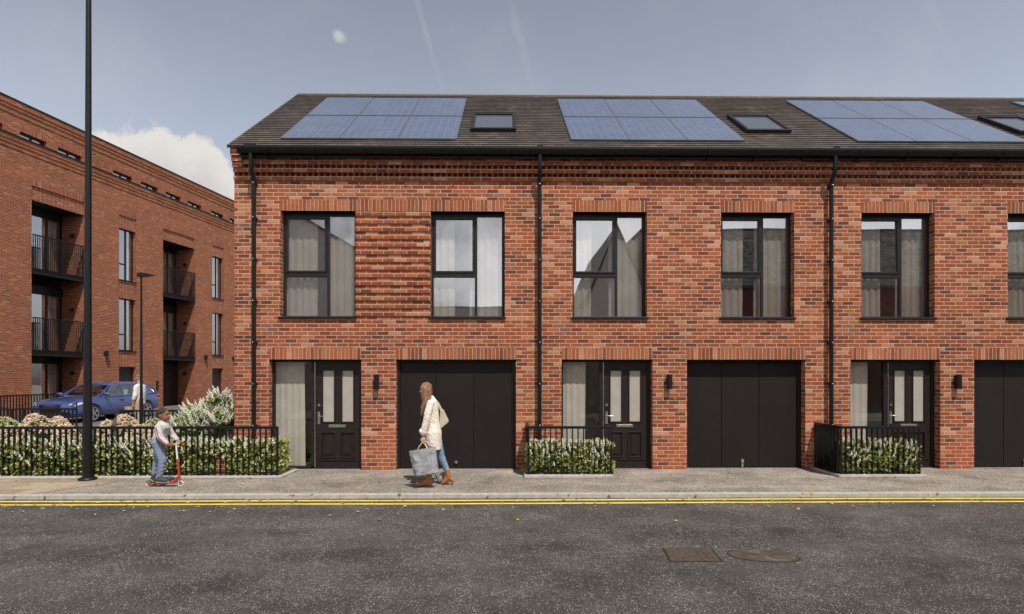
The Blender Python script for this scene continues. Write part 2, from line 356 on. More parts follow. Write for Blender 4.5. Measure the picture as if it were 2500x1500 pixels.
rim = t.mix(sstep(t.math('SUBTRACT', top, pz), .10, .015), shade, (10.4,10.0,9.6)); rim = t.mix(sstep(Y, 0, -.2), rim, t.ramp(t.noise(tc, 4, 6, .6), [(.35,(17,17,17.8)),(.65,(26,25.6,25))]))
col = t.mix(cm, north_sky, rim)
bg = t.n('ShaderNodeBackground'); t.l(col, bg.inputs[0]); bg.inputs[1].default_value = .075; t.l(bg.outputs[0], t.out.inputs[0])

# ------------------------------------------------------------------ ground
def sheet(name, pts, z, mat):
    o = MB().add([(x, y, z) for x, y in pts], [tuple(range(len(pts)))]).build(name, mat); return tag(o, kind='structure')
sheet('ground', [(-400,-400),(400,-400),(400,400),(-400,400)], -.14, M['soil'])
sheet('road', [(-60,-11.5),(60,-11.5),(60,-2.335),(-60,-2.335)], -.05, M['road'])
tag(MB().box(-60,60,-2.22,60,-.13,0).build('pavement', M['pave']), kind='structure')
sheet('opposite_pavement', [(-60,-30),(60,-30),(60,-11.5),(-60,-11.5)], -.03, M['pave'])
k = MB(); x = -30.0; i = 0
while x < 30:
    j = .002*math.sin(i*2.3); k.box(x+.001, x+.914, -2.345+j, -2.222, -.12, .012+j*.5); x += .915; i += 1
tag(k.build('kerb', M['concrete'], bevel=.005), kind='structure')
sheet('paved_path', [(-30,-2.217),(-7.38,-2.217),(-6.78,-1.29),(-6.5,-.915),(-30,-.915)], .004, M['slab'])
sheet('driveway', [(-24,.2),(-12.9,.2),(-12.9,50),(-17,50),(-24,40)], .005, M['drive'])
tag(MB().box(-20,-4.1,-.72,3.6,.001,.03).box(-12.6,-5.3,3.6,9,.001,.025).build('garden_bed', M['soil']), kind='structure')
k = MB(); k.box(-20,-4.0,-.90,-.72,.001,.035); k.box(-4.1,-4.0,-.72,-.01,.001,.03)
for a in (.40, 6.08):
    k.box(a-.05, a+1.55, -.93,-.78,.001,.05); k.box(a-.05, a+.03, -.78,-.01,.001,.045); k.box(a+1.5, a+1.56, -.78,-.01,.001,.045); k.box(a+.03, a+1.5, -.78, -.01, .001, .03)
tag(k.build('bed_edging', M['concrete'], bevel=.008), kind='structure')
def yline(y0, name):
    m = MB(); N = 240; vs = []
    for i in range(N+1):
        x = -30+60*i/N; c = y0 + .045*(1/(1+math.exp(-(x-2.2)*2.2))) + .008*math.sin(x*1.3) + .006*noise.noise((x*1.7, y0, 0))
        h = .039 + .006*noise.noise((x*3, y0*5, 4)); vs += [(x, c-h, -.046), (x, c+h, -.046)]
    m.add(vs, [(2*i, 2*i+2, 2*i+3, 2*i+1) for i in range(N)]); return tag(m.build(name, M['yellow']), kind='structure')
yline(-2.50, 'yellow_line'); yline(-2.72, 'yellow_line')
# covers in the road
iron = simple('rusty_iron', (.088,.066,.052), .75, .2, .35, 14, bstr=.5)
m = MB(); fr = [(1.745,-4.93),(2.255,-4.93),(2.21,-5.36),(1.70,-5.36)]
m.prism([(x,y) for x,y in fr][::-1], -.06, -.046, axis='z')
dk = simple('dark_gap', (.012,.011,.01), .9)
o = thing('drain_cover', 'rectangular ribbed rusty iron drain cover in the road', 'drain cover', (0,0,0)); m.build('frame', iron, o)
MB().prism([(1.725,-4.915),(2.275,-4.915),(2.232,-5.378),(1.682,-5.378)][::-1], -.06, -.0475, axis='z').build('surround', dk, o)
m = MB()
for i in range(8):
    a = i/8+.02; b = a+.085
    P = lambda s, q: ((1-q)*(fr[0][0]+.51*s)+q*(fr[3][0]+.51*s), -4.945-.40*q)
    m.prism([P(a,0),P(b,0),P(b,1),P(a,1)][::-1], -.0462, -.0435, axis='z')
m.build('ribs', iron, o)
o = thing('manhole_cover', 'oval worn metal manhole cover beside the drain cover', 'manhole cover', (2.72,-5.19,-.05))
E = lambda a, b, z0, z1, s=0: MB().prism([(a*math.copysign(abs(math.cos(q))**.8, math.cos(q))-s*b*math.sin(q), b*math.sin(q)) for q in [2*math.pi*i/40 for i in range(40)]][::-1], z0, z1, axis='z')
E(.345,.212,-.01,.0022,.35).build('surround', dk, o); E(.33,.20,-.01,.004,.35).build('rim', iron, o); 
mo = simple('worn_cover', (.085,.07,.056), .6, .2, .4, 5, bstr=.4); E(.30,.175,.0042,.006,.35).build('plate', simple('worn_cover_edge', (.12,.108,.098), .8, .1, .4, 9), o)
for q in (-.145,.145):
    w_ = E(.135,.145,.0065,.0085,.35).build('lid', mo, o); w_.location = (q-.0,0,0)

for q in (-.18,.10): MB().box(q,q+.08,-.010,.010,.0088,.0115).build('lifting_slot', M['steel'], o)

# ------------------------------------------------------------------ wall with openings
def wall(m, x0, x1, z0, z1, holes, y=0.0, mi=0, back=None):
    """front sheet at y facing -y with rectangular holes (x0,x1,z0,z1,depth,reveal material)"""
    xs = sorted({x0, x1, *[c for h in holes for c in h[:2] if x0 < c < x1]}); zs = sorted({z0, z1, *[c for h in holes for c in h[2:4] if z0 < c < z1]})
    for i in range(len(xs)-1):
        for j in range(len(zs)-1):
            cx = (xs[i]+xs[i+1])/2; cz = (zs[j]+zs[j+1])/2
            if any(h[0] < cx < h[1] and h[2] < cz < h[3] for h in holes): continue
            m.quad((xs[i],y,zs[j]),(xs[i+1],y,zs[j]),(xs[i+1],y,zs[j+1]),(xs[i],y,zs[j+1]), mi)
    for h in holes:
        a, b, c, d, dp = h[:5]; ms, mt = (h[5], h[6]) if len(h) > 5 else (mi, mi); Yb = y+dp
        m.quad((a,y,c),(a,y,d),(a,Yb,d),(a,Yb,c), ms); m.quad((b,y,d),(b,y,c),(b,Yb,c),(b,Yb,d), ms)
        m.quad((a,y,d),(b,y,d),(b,Yb,d),(a,Yb,d), mt)
        m.quad((a,y,c),(a,Yb,c),(b,Yb,c),(b,y,c), mt)
def curtain(x0, x1, z0, z1, y, amp=.012, per=.14, ph=0):
    m = MB(); n = max(8, int((x1-x0)/.012)); vs = []
    for i in range(n+1):
        x = x0+(x1-x0)*i/n
        for z, s in ((z0, 1.15), (z1, .8)):
            vs.append((x + .01*math.sin(x*31+z), y + amp*s*(math.sin(2*math.pi*x/per+ph)+.35*math.sin(2*math.pi*x/(per*.43)+ph*2)), z))
    m.add(vs, [(2*i, 2*i+2, 2*i+3, 2*i+1) for i in range(n)], smooth=True); return m

def make_window(p, x, z, w=1.455, h=2.07, cur=(.34,.30)):
    y0, y1 = .15, .215
    wt = bpy.data.objects.new('window', None); C.objects.link(wt); wt.parent = p; wt.empty_display_size = .1
    f = MB()
    for a, b, c, d in ((0,.04,0,h),(w-.06,w,0,h),(.04,w-.06,0,.04),(.04,w-.06,h-.065,h),(.856,.904,.04,h-.065),(.04,.856,.805,.89)):
        f.box(x+a, x+b, y0, y1, z+c, z+d)
    f.build('frame', M['frame'], wt, bevel=.004)
    s = MB(); a, b, c, d = .042, .854, .893, h-.068
    for q in ((a,a+.045,c,d),(b-.045,b,c,d),(a+.045,b-.045,c,c+.04),(a+.045,b-.045,d-.05,d)): s.box(x+q[0], x+q[1], y0-.012, y1-.02, z+q[2], z+q[3])
    s.build('sash', M['frame'], wt, bevel=.004)
    g = MB()
    for a, b, c, d in ((.085,.811,.93,h-.115),(.04,.856,.04,.805),(.904,w-.06,.04,h-.065)): g.quad((x+a,y0+.03,z+c),(x+b,y0+.03,z+c),(x+b,y0+.03,z+d),(x+a,y0+.03,z+d))
    g.build('pane', M['glass'], wt)
    MB().box(x-.03, x+w+.02, -.045, y0+.01, z-.03, z+.012).build('sill', M['frame'], wt, bevel=.004)
    for (a, b, ph) in ((x+.02, x+.02+w*cur[0], x), (x+w-.02-w*cur[1], x+w-.02, x*2)):
        if b > a+.05: curtain(a, b, z-.25, z+h+.1, .27, ph=ph).build('curtain', M['curtain'], wt)
    return wt

def make_entrance(p, x, H=2.155):
    y0 = .15
    f = MB(); W = 1.785
    for a, b, c, d in ((0,.045,0,H),(W-.07,W,0,H),(.045,W-.07,H-.045,H),(.76,.85,.05,H-.045),(.045,.76,0,.055),(.85,W-.07,0,.03)): f.box(x+a, x+b, y0, y0+.08, c, d)
    f.build('door_frame', M['frame'], p, bevel=.004)
    s = bpy.data.objects.new('side_window', None); C.objects.link(s); s.parent = p
    MB().quad((x+.045,y0+.03,.055),(x+.76,y0+.03,.055),(x+.76,y0+.03,H-.045),(x+.045,y0+.03,H-.045)).build('pane', M['glass_low'], s)
    curtain(x+.02, x+(.60 if x < .5 and p.name == 'terraced_house' else .50), .02, H+.05, .265, .006, .13, x).build('curtain', M['curtain'], s)
    MB().box(x+.835,x+.85,y0-.012,y0-.0005,.03,H-.05).build('frame_strip', M['steel'], s)
    d = bpy.data.objects.new('front_door', None); C.objects.link(d); d.parent = p
    a, b = x+.854, x+W-.074; yf = y0+.022; m = MB()
    holes = [(x+.99,x+1.208,.93,1.94,.02),(x+1.368,x+1.586,.93,1.94,.02),(x+.975,x+1.212,.235,.71,.018),(x+1.352,x+1.589,.235,.71,.018)]
    wall(m, a, b, .034, H-.05, holes, yf)
    m.box(a, b, yf+.03, yf+.045, .034, H-.05)
    for h in holes:    # mouldings round glass and panels
        for q in ((h[0]-.022,h[0],h[2]-.022,h[3]+.022),(h[1],h[1]+.022,h[2]-.022,h[3]+.022),(h[0],h[1],h[2]-.022,h[2]),(h[0],h[1],h[3],h[3]+.022)):
            m.box(q[0],q[1],yf-.014,yf-.0005,q[2],q[3])
    for h in holes[2:]:
        m.box(h[0]-.0,h[1]+.0,yf+.015,yf+.03,h[2],h[3]); m.box(h[0]+.05,h[1]-.05,yf-.002,yf+.015,h[2]+.05,h[3]-.05)
    m.box(a+.03,b-.03,yf-.018,yf-.0005,.165,.185)
    m.build('door_leaf', M['door'], d, bevel=.004)
    g = MB()
    for h in holes[:2]: g.box(h[0],h[1],yf+.014,yf+.024,h[2],h[3])
    g.build('glazing', M['frosted'], d)
    MB().box(x+1.104,x+1.437,yf-.014,yf-.0005,.817,.875).box(x+1.13,x+1.41,yf-.018,yf-.0145,.83,.862).build('letter_plate', M['steel'], d, bevel=.003)
    m = MB().box(x+.885,x+.935,yf-.012,yf-.0005,.88,1.127); m.tube([(x+.91,yf-.01,1.044),(x+.91,yf-.055,1.044),(x+.93,yf-.06,1.044),(x+1.03,yf-.058,1.04)], .0105, 8)
    m.build('handle', M['steel'], d); MB().tube([(x+.912,yf-.0005,1.258),(x+.912,yf-.014,1.258)], .027, 20).build('lock', M['steel'], d)

def make_garage(p, x, style, H=2.155, W=2.338):
    y0 = .15 if style == 0 else .19
    g = bpy.data.objects.new('garage_door', None); C.objects.link(g); g.parent = p
    f = MB()
    for a, b, c, d in ((0,.052,0,H),(W-.07,W,0,H),(.052,W-.07,H-.05,H)): f.box(x+a,x+b,y0-.03,y0+.06,c,d)
    f.build('frame', M['frame'], g, bevel=.004)
    m = MB()
    for a, b in ((.054,.752),(.76,1.503),(1.511,W-.072)): m.box(x+a,x+b,y0,y0+.04,.012,H-.052)
    m.box(x+.054,x+W-.072,y0+.02,y0+.03,.008,H-.054)
    m.build('door_leaf', M['garage'], g, bevel=.005)
    h = MB()
    if style == 0: h.tube([(x+1.16,y0,.135),(x+1.16,y0-.035,.135)], .03, 18)
    else: h.box(x+1.145,x+1.185,y0-.02,y0,.01,.09).tube([(x+1.165,y0,.13),(x+1.165,y0-.03,.13)], .03, 16).tube([(x+1.165,y0,.155),(x+1.165,y0-.028,.155)], .028, 16)
    h.build('handle', M['steel'], g)

SL = .75; RZ = lambda y: 6.25 + SL*(y+.16)
def roofpt(x, y, off=0):
    n = Vector((0, -SL, 1)).normalized(); return (x, y+n.y*off, RZ(y)+n.z*off)
def rslab(m, x0, x1, y0, y1, a, b, mi=0):
    vs = [roofpt(x0,y0,a),roofpt(x1,y0,a),roofpt(x1,y1,a),roofpt(x0,y1,a),roofpt(x0,y0,b),roofpt(x1,y0,b),roofpt(x1,y1,b),roofpt(x0,y1,b)]
    m.add(vs, [(0,3,2,1),(4,5,6,7),(0,1,5,4),(1,2,6,5),(2,3,7,6),(3,0,4,7)], mi)

MOD = 5.69
def make_house(x0, n, label):
    first = n == 0; hw = thing('terraced_house', label, 'house', (x0,0,0), group='houses of the brick terrace')
    L = -.2 if first else 0.0; W1, W2, WZ, WH = .69, 3.601, 2.975, 2.07; D0, G0, OH = .471, 2.931, 2.155
    wins = [(W1,W1+1.455,WZ,WZ+WH,.152),(W2,W2+1.45,WZ,WZ+WH,.152)]; drs = [(D0,D0+1.785,0,OH,.152),(G0,G0+2.338,0,OH,.20)]
    m = MB(); sz = .225; panel = [(W1+1.455,W2,WZ,WZ+WH,0)] if first else []
    sold = [(W1,W2+1.45,WZ+WH)] if first else [(W1,W1+1.455,WZ+WH),(W2,W2+1.45,WZ+WH)]
    sold += [(D0,D0+1.785,OH),(G0,G0+2.338,OH)]
    holes = wins+drs
    xs = holes + [(a,b,z,z+sz,0) for a,b,z in sold] + panel
    def sheetcut():
        hx = [h for h in xs]
        X_ = sorted({L,MOD,*[c for h in hx for c in h[:2]]}); Z_ = sorted({0,5.63,*[c for h in hx for c in h[2:4]]})
        for i in range(len(X_)-1):
            for j in range(len(Z_)-1):
                cx=(X_[i]+X_[i+1])/2; cz=(Z_[j]+Z_[j+1])/2
                if any(h[0]<cx<h[1] and h[2]<cz<h[3] for h in hx): continue
                m.quad((X_[i],0,Z_[j]),(X_[i+1],0,Z_[j]),(X_[i+1],0,Z_[j+1]),(X_[i],0,Z_[j+1]))
    sheetcut()
    for a,b,c,d,dp in holes:
        m.quad((a,0,c),(a,0,d),(a,dp,d),(a,dp,c)); m.quad((b,0,d),(b,0,c),(b,dp,c),(b,dp,d)); m.quad((a,0,d),(b,0,d),(b,dp,d),(a,dp,d))
        if c > 0: m.quad((a,0,c),(a,dp,c),(b,dp,c),(b,0,c))
    if first:
        a, b = W1+1.455, W2; z = WZ; i = 0; nb = 27
        while z < WZ+WH-.001:
            z1 = min(.075*(math.floor(z/.075-.07+1e-4)+1.07), WZ+WH); i += 1; yv = .018 if i % 2 else -.006
            m.quad((a,yv,z),(b,yv,z),(b,yv,z1),(a,yv,z1))
            m.quad((a,.018,z),(a,-.006,z),(b,-.006,z),(b,.018,z)); z = z1
    # corbelled eaves courses (dog-tooth)
    cy = [(5.63,5.705,-.035,0),(5.705,5.78,-.012,1),(5.78,5.855,-.05,0),(5.855,5.93,-.025,1),(5.93,6.045,-.06,0)]
    for z0_, z1_, yv, tooth in cy:
        if not tooth: m.box(L+(.0), MOD, yv, .02, z0_, z1_)
        else:
            m.quad((L,yv+.10,z0_),(MOD,yv+.10,z0_),(MOD,yv+.10,z1_),(L,yv+.10,z1_)); q = L+.01
            while q < MOD-.05:
                m.prism([(q+.012,yv+.09),(q+.05,yv-.022),(q+.088,yv+.09)], z0_+.001, z1_-.001, axis='z'); q += .1125
    if first:
        gz = [(0, 6.2)]
        m.add([(L,0,0),(L,0,6.33),(L,3.52,8.97),(L,7.2,6.2),(L,7.2,0)], [(0,1,2,3,4)])
        m.box(L-.004, .0, -.17, .1, 6.06, 6.215); m.box(L-.002, -.01, -.13, .02, 5.96, 6.06); m.box(L-.001, -.02, -.09, .02, 5.86, 5.96)
    MB().quad((MOD,7.2,0),(L,7.2,0),(L,7.2,6.2),(MOD,7.2,6.2)).build('rear_wall', M['brick'], hw)
    m.build('wall', M['brick'], hw)
    for a, b, z in sold:
        q = MB(); q.quad((a,-.002,z),(b,-.002,z),(b,-.002,z+sz),(a,-.002,z+sz)); q.quad((a,-.002,z),(a,.15,z),(b,.15,z),(b,-.002,z))
        q.quad((a,-.002,z+sz),(b,-.002,z+sz),(b,.0,z+sz),(a,.0,z+sz)); q.build('lintel', M['soldier'], hw)
    make_window(hw, W1, WZ, cur=((.42,.40),(.26,.47),(.36,.40),(.4,.4))[n]); make_window(hw, W2, WZ, 1.45, cur=((.30,.47),(.36,.46),(.46,.3),(.4,.4))[n])
    make_entrance(hw, D0); make_garage(hw, G0, 0 if first else 1)
    # roof, stepped slates
    Lr = L-.03 if first else 0; r = MB(); y = -.23; dy = .112
    while y < 3.50:
        y2 = min(y+dy, 3.52); a0 = .034; a1 = .012
        r.quad(roofpt(Lr,y,a0), roofpt(MOD,y,a0), roofpt(MOD,y2,a1), roofpt(Lr,y2,a1)); r.quad(roofpt(Lr,y,-.005), roofpt(MOD,y,-.005), roofpt(MOD,y,a0), roofpt(Lr,y,a0)); y = y2
    bz = 6.25+SL*3.68; r.quad((MOD,3.52,bz+.01),(Lr,3.52,bz+.01),(Lr,7.5,bz-SL*3.98),(MOD,7.5,bz-SL*3.98)) if False else r.quad((Lr,3.52,bz+.015),(MOD,3.52,bz+.015),(MOD,7.45,bz-SL*3.93),(Lr,7.45,bz-SL*3.93))
    if first: r.prism([(-.23,RZ(-.23)-.03),(-.23,RZ(-.23)+.03),(3.52,bz+.02),(7.45,bz-SL*3.93),(7.45,bz-SL*3.93-.06),(3.52,bz-.05)], Lr-.004, Lr+.03, axis='x')
    rf = r.build('roof', M['tiles'], hw)
    rd = MB(); q = Lr
    while q < MOD-.02:
        e = min(q+.445, MOD); rd.prism([(3.40,bz-.085),(3.52,bz+.045),(3.64,bz-.085),(3.60,bz-.095),(3.52,bz+.01),(3.44,bz-.095)], q, e-.006, axis='x'); q += .45
    rd.build('ridge_tiles', M['ridge'], rf)
    for rr in range(2):
        for c in range(3):
            pa = bpy.data.objects.new('solar_panel', None); C.objects.link(pa); pa.parent = hw
            ax, bx = .66+c*1.15+.004, .66+(c+1)*1.15-.004; ya, yb = .09+rr*1.475+(.018 if rr else .0), .09+(rr+1)*1.475-(0 if rr else .018)
            q = MB(); rslab(q, ax, bx, ya, yb, .036, .058); q.build('panel_frame', M['pvframe'], pa); q = MB(); rslab(q, ax, bx, yb-.012 if rr else ya, yb if rr else ya+.008, .0585, .064); q.build('edge_strip', M['steel'], pa) if rr == 0 or c != 1 else None
            q = MB(); q.quad(roofpt(ax+.014,ya+.012,.0605), roofpt(bx-.014,ya+.012,.0605), roofpt(bx-.014,yb-.012,.0605), roofpt(ax+.014,yb-.012,.0605)); q.build('cells', M['pv'], pa)
    sk = bpy.data.objects.new('skylight', None); C.objects.link(sk); sk.parent = hw
    a, b, c, d = 4.35, 5.28, .60, 1.67; q = MB()
    for u in ((a,a+.065,c,d),(b-.065,b,c,d),(a+.065,b-.065,c,c+.06),(a+.065,b-.065,d-.07,d)): rslab(q, *u, .03, .105)
    q.build('frame', M['frame'], sk, bevel=.006); q = MB(); q.quad(roofpt(a+.065,c+.06,.075), roofpt(b-.065,c+.06,.075), roofpt(b-.065,d-.07,.075), roofpt(a+.065,d-.07,.075)); q.build('pane', M['skyglass'], sk)
    # gutter
    gl = -.02 if first else 0; q = MB(); N = 8; vs = []
    for xx in (gl, MOD):
        for i in range(N+1):
            t_ = math.pi*i/N; vs.append((xx, -.245-.072*math.cos(t_), 6.165-.10*math.sin(t_)))
    q.add(vs, [(i, i+1, N+2+i, N+1+i) for i in range(N)]); q.add([v for v in vs[:N+1]], [tuple(range(N+1))]) if first else None
    q.box(gl, MOD, -.330, -.312, 6.15, 6.185); gu = q.build('gutter', M['black'], hw)
    q = MB(); q.box(gl, MOD, -.171, -.15, 6.02, 6.21); q.box(gl, MOD, -.15, -.005, 6.05, 6.06); q.build('fascia', M['black'], hw)
    xx = .5
    while xx < MOD: MB().prism([(-.172,6.02),(-.172,6.17),(-.334,6.17),(-.325,6.1),(-.245,6.04)], xx, xx+.02, axis='x').build('gutter_bracket', M['black'], gu); xx += .92
    # downpipe
    pxx = .22 if first else .035; q = MB(); q.box(pxx-.105,pxx+.105,-.315,-.16,6.17,6.235) if first else q.box(pxx-.055,pxx+.055,-.312,-.17,6.14,6.22)
    q.tube([(pxx,-.235,6.16),(pxx,-.235,5.86),(pxx,-.20,5.74),(pxx,-.115,5.64),(pxx,-.10,5.56),(pxx,-.10,.04)], .040, 14)
    dp = q.build('downpipe', M['black'], hw); z = 5.52
    while z > .3:
        MB().tube([(pxx,-.10,z),(pxx,-.10,z+.045)], .048, 14).box(pxx-.035,pxx+.035,-.06,-.001,z+.01,z+.035).build('pipe_bracket', M['black'], dp); MB().ell((pxx,-.15,z+.02), .014, 8, 6).build('bolt', M['steel'], dp); z -= .80 if z < 5 else .66
    # wall lamp
    q = MB(); q.box(2.53,2.60,-.03,-.001,1.60,1.84); q.tube([(2.566,-.075,1.575),(2.566,-.075,1.865)], .052, 20); q.build('wall_light', M['black'], hw, bevel=.002)
    # rooms
    q = MB(); Y0, Y1 = .22, 2.9
    for (a,b,c,d,w1,w2) in ((L+.12,2.75,2.62,5.45,0,0),(2.85,MOD-.1,2.62,5.45,0,0),(L+.12,2.6,.0,2.45,0,0)):
        q.quad((a,Y0,c),(b,Y0,c),(b,Y1,c),(a,Y1,c),1); q.quad((a,Y0,d),(a,Y1,d),(b,Y1,d),(b,Y0,d)); q.quad((a,Y1,c),(b,Y1,c),(b,Y1,d),(a,Y1,d), 2 if (n == 1 and a > 2) or (n == 2 and a < 1 and c > 1) else 0)
        q.quad((a,Y0,c),(a,Y1,c),(a,Y1,d),(a,Y0,d)); q.quad((b,Y1,c),(b,Y0,c),(b,Y0,d),(b,Y1,d))
    q.build('room_lining', [M['plaster'], M['floorboard'], M['maroon']], hw)
    return hw
M['canvas_pot'] = simple('clay_pot', (.45,.4,.35), .8); M['bark'] = simple('brown_bark', (.10,.07,.045), .9, var=.4)
M['skyglass'] = simple('skylight_glass', (.085,.095,.125), .05, var=.03, spec=1.0)
M['ridge'] = simple('ridge_clay', (.17,.145,.135), .6)
HL = ['end terraced house at the left, with grooved brick panel between its upper windows', 'second terraced house from the left, behind the small planter in the middle of the street', 'third terraced house from the left, with the side-railed planter before its door', 'terraced house at the far right edge, only the corner of its solar panels in view']
for n in range(4): make_house(-5.05+MOD*n, n, HL[n])
# things seen in the rooms of the end house
o = thing('bookcase', 'oak pigeonhole bookcase on the back wall of the upper left room', 'bookcase', (-3.28,2.55,2.62))
q = MB(); 
for i in range(4): q.box(.45*i,.45*i+.03,0,.3,0,2.4)
for j in range(7): q.box(.03,1.35,.004,.296,j*.395,j*.395+.03)
q.box(.0,1.38,.3,.32,0,2.4); q.build('carcass', M['wood'], o)
q = MB(); random.seed(3)
for i in range(3):
    for j in range(6):
        x = .45*i+.05
        while x < .45*i+.4:
            wd = random.uniform(.02,.05)
            if random.random() < .75: q.box(x, x+wd, .05, .25, j*.395+.031, j*.395+.031+random.uniform(.18,.3))
            x += wd+.004
q.build('books', M['paper'], o)
o = thing('framed_picture', 'wide framed picture low on the room wall in the left window', 'picture', (-4.2,2.86,3.4))
q = MB()
for u in ((0,.9,0,.05),(0,.9,.65,.7),(0,.05,.05,.65),(.85,.9,.05,.65)): q.box(u[0],u[1],0,.03,u[2],u[3])
q.build('frame', M['wood'], o); MB().box(.05,.85,.015,.03,.05,.65).build('print', M['paper'], o)

o = thing('house_plant', 'small leafy green house plant behind the upper left window of the third house', 'plant', (8.05,.75,2.62)); random.seed(9)
MB().tube([(0,0,0),(0,0,.28)], [.11,.15], 18).build('pot', M['canvas_pot'], o); q = MB(); f = MB()
for i in range(7):
    e = Vector((random.gauss(0,.22), random.gauss(0,.12), random.uniform(.55,.95))); q.tube([(0,0,.26), e*.6+Vector((0,0,.1)), e], [.008,.006,.004], 6)
    for j in range(9): leafshape(f, e*(.6+.4*j/9)+Vector((0,0,.05)), rv()+Vector((0,0,.3)), rv()+Vector((0,-.5,.5)), random.uniform(.06,.11), .028)
q.build('stems', M['bark'], o); f.build('foliage', M['leaf2'], o)

# ------------------------------------------------------------------ railings
def railing(name, pts, label, cat='railing', h=.925, base=.035, step=.103, group='black garden railings'):
    o = thing(name, label, cat, (pts[0][0], pts[0][1], 0), group=group); ox, oy = pts[0]
    tr_ = MB(); br = MB(); pb = MB(); bt = MB()
    for (a, b) in zip(pts[:-1], pts[1:]):
        a = Vector((a[0]-ox, a[1]-oy, 0)); b = Vector((b[0]-ox, b[1]-oy, 0)); d = (b-a).normalized(); Ln = (b-a).length
        tr_.bar(a+Vector((0,0,h-.024))-d*.015, b+Vector((0,0,h-.024))+d*.015, .04, .048); bt.bar(a+Vector((0,0,base+.05)), b+Vector((0,0,base+.05)), .012, .03)
        n = max(1, round(Ln/step))
        for i in range(n+1):
            p = a+d*Ln*i/n
            if i in (0, n):
                if i == 0 and (a-Vector((0,0,0))).length > .01: continue
                MB().bar(p+Vector((0,0,base-.03)), p+Vector((0,0,h-.048)), .032, .032, up=(0,1,0)).build('post', M['black'], o)
            else: br.bar(p+Vector((0,0,base-.03)), p+Vector((0,0,h-.048)), .018, .042, up=d.cross(Vector((0,0,1))))
    tr_.build('top_rail', M['black'], o, bevel=.003); bt.build('bottom_rail', M['black'], o); br.build('bars', M['black'], o); return o
railing('railing', [(-11.7,-.76),(-4.12,-.76)], 'long black railing before the white flowering hedge at the left')
railing('railing', [(.43,-.02),(.43,-.80),(1.93,-.80)], 'black railing of the small planter in the middle, before the second house')
railing('railing', [(6.10,-.02),(6.10,-.86),(7.54,-.86)], 'black railing with side panel round the right-hand planter', step=.098)
CX = lambda u, z: ((u-1250)/1400*z*math.cos(YAW)+z*math.sin(YAW), z*math.cos(YAW)-(u-1250)/1400*z*math.sin(YAW)-11.2)
A_ = CX(187,15.6); B_ = CX(-90,15.4); railing('railing', [CX(187,18.8), A_, B_], 'black railing in front of the bonnet of the blue car', h=.95, base=.03)
A_ = CX(294,14.8); B_ = CX(560,14.8); railing('railing', [A_, B_], 'black railing before the rear wheel of the blue car', h=.95, base=.03)

# ------------------------------------------------------------------ planting
def spike(m, c, h, r, lean, mi=0, n=13):
    ax = (Vector((0,0,1))+lean).normalized()
    n = max(4, n//2)
    for i in range(n):
        t_ = i/n; p = c+ax*h*t_; rr = r*(1-t_*.72); a = i*2.4+random.random()
        m.ell(p+Vector((math.cos(a), math.sin(a), 0))*rr*.35, (rr*.8, rr*.8, rr*.95), 5, 4, mi)
def hedge(label, x0, x1, y0, y1, z0, z1, nl, ns, seed, gap=None):
    random.seed(seed); o = thing('flowering_hedge', label, 'hedge', ((x0+x1)/2, (y0+y1)/2, 0), group='clipped hedges with white flower spikes'); ox, oy = o.location.x, o.location.y
    m = MB(); f = MB()
    tz = lambda x, y: z1 + .05*noise.noise((x*1.6, y*2, seed)) + .02*noise.noise((x*7, y*7, seed))
    for i in range(nl*2//5):
        c = Vector((random.uniform(x0+.04,x1-.04)-ox, random.uniform(y0+.08,y1-.04)-oy, random.uniform(z0,z1-.07)))
        if not (gap and gap[0] < c.x+ox < gap[1] and c.z < .4): leafshape(m, c, rv()+Vector((0,0,.2)), rv()+Vector((0,-.6,.4)), random.uniform(.06,.11), random.uniform(.02,.035))
    for i in range(nl):
        x = random.uniform(x0,x1); y = random.uniform(y0,y1)
        q = random.random()
        if q < .62: y = y0 + abs(random.gauss(0,.05)) + .03*noise.noise((x*4, i*.0, seed)); nrm = Vector((0,-1,.35))
        elif q < .72: x = x1-abs(random.gauss(0,.05)) if random.random() < .5 else x0+abs(random.gauss(0,.05)); nrm = Vector((1 if x > (x0+x1)/2 else -1,0,.3))
        else: nrm = Vector((0,-.3,1))
        top = tz(x, y); z = random.uniform(z0, top) if q < .72 else top - abs(random.gauss(0,.05))
        if noise.noise((x*5.5, y*3, z*5.5)) < -.14 and random.random() < .9: continue
        if gap and gap[0] < x < gap[1] and z < .36: continue
        c = Vector((x-ox, y-oy, z)); d = rv()*.9 + nrm*.35 + Vector((0,0,.25)); nn = (nrm + rv()*.75).normalized()
        leafshape(m, c, d, nn, random.uniform(.05,.09), random.uniform(.015,.027))
    for i in range(ns):
        x = random.uniform(x0+.03,x1-.03); top_ = random.random() < .82
        y = random.uniform(y0, y1) if top_ else y0-.005; z = tz(x,y)-.03 if top_ else z0+(z1-z0)*(.25+.75*random.random()**.6)
        spike(f, Vector((x-ox, y-oy, z)), random.uniform(.07,.13), random.uniform(.02,.032), Vector((random.gauss(0,.2), random.gauss(-.1,.2) if top_ else -.5, 0)), n=11)
    m.build('foliage', M['leaf'], o); f.build('flowers', M['bloom'], o)
    t_ = MB(); random.seed(seed+1)
    for i in range(int((x1-x0)*9)):
        x = random.uniform(x0+.05,x1-.05)-ox; y = random.uniform(y0+.15,y1-.05)-oy
        t_.tube([(x,y,.0),(x+random.gauss(0,.04),y+random.gauss(0,.03),z1*.5),(x+random.gauss(0,.07),y+random.gauss(0,.04),z1*.9)], [.012,.008,.004], 6)
    t_.build('stems', M['bark'], o)
hedge('long hedge with white flower spikes behind the street railing, left of the first door', -11.5, -4.16, -.745, -.12, .03, .62, 19500, 760, 11, gap=(-5.27,-5.02))
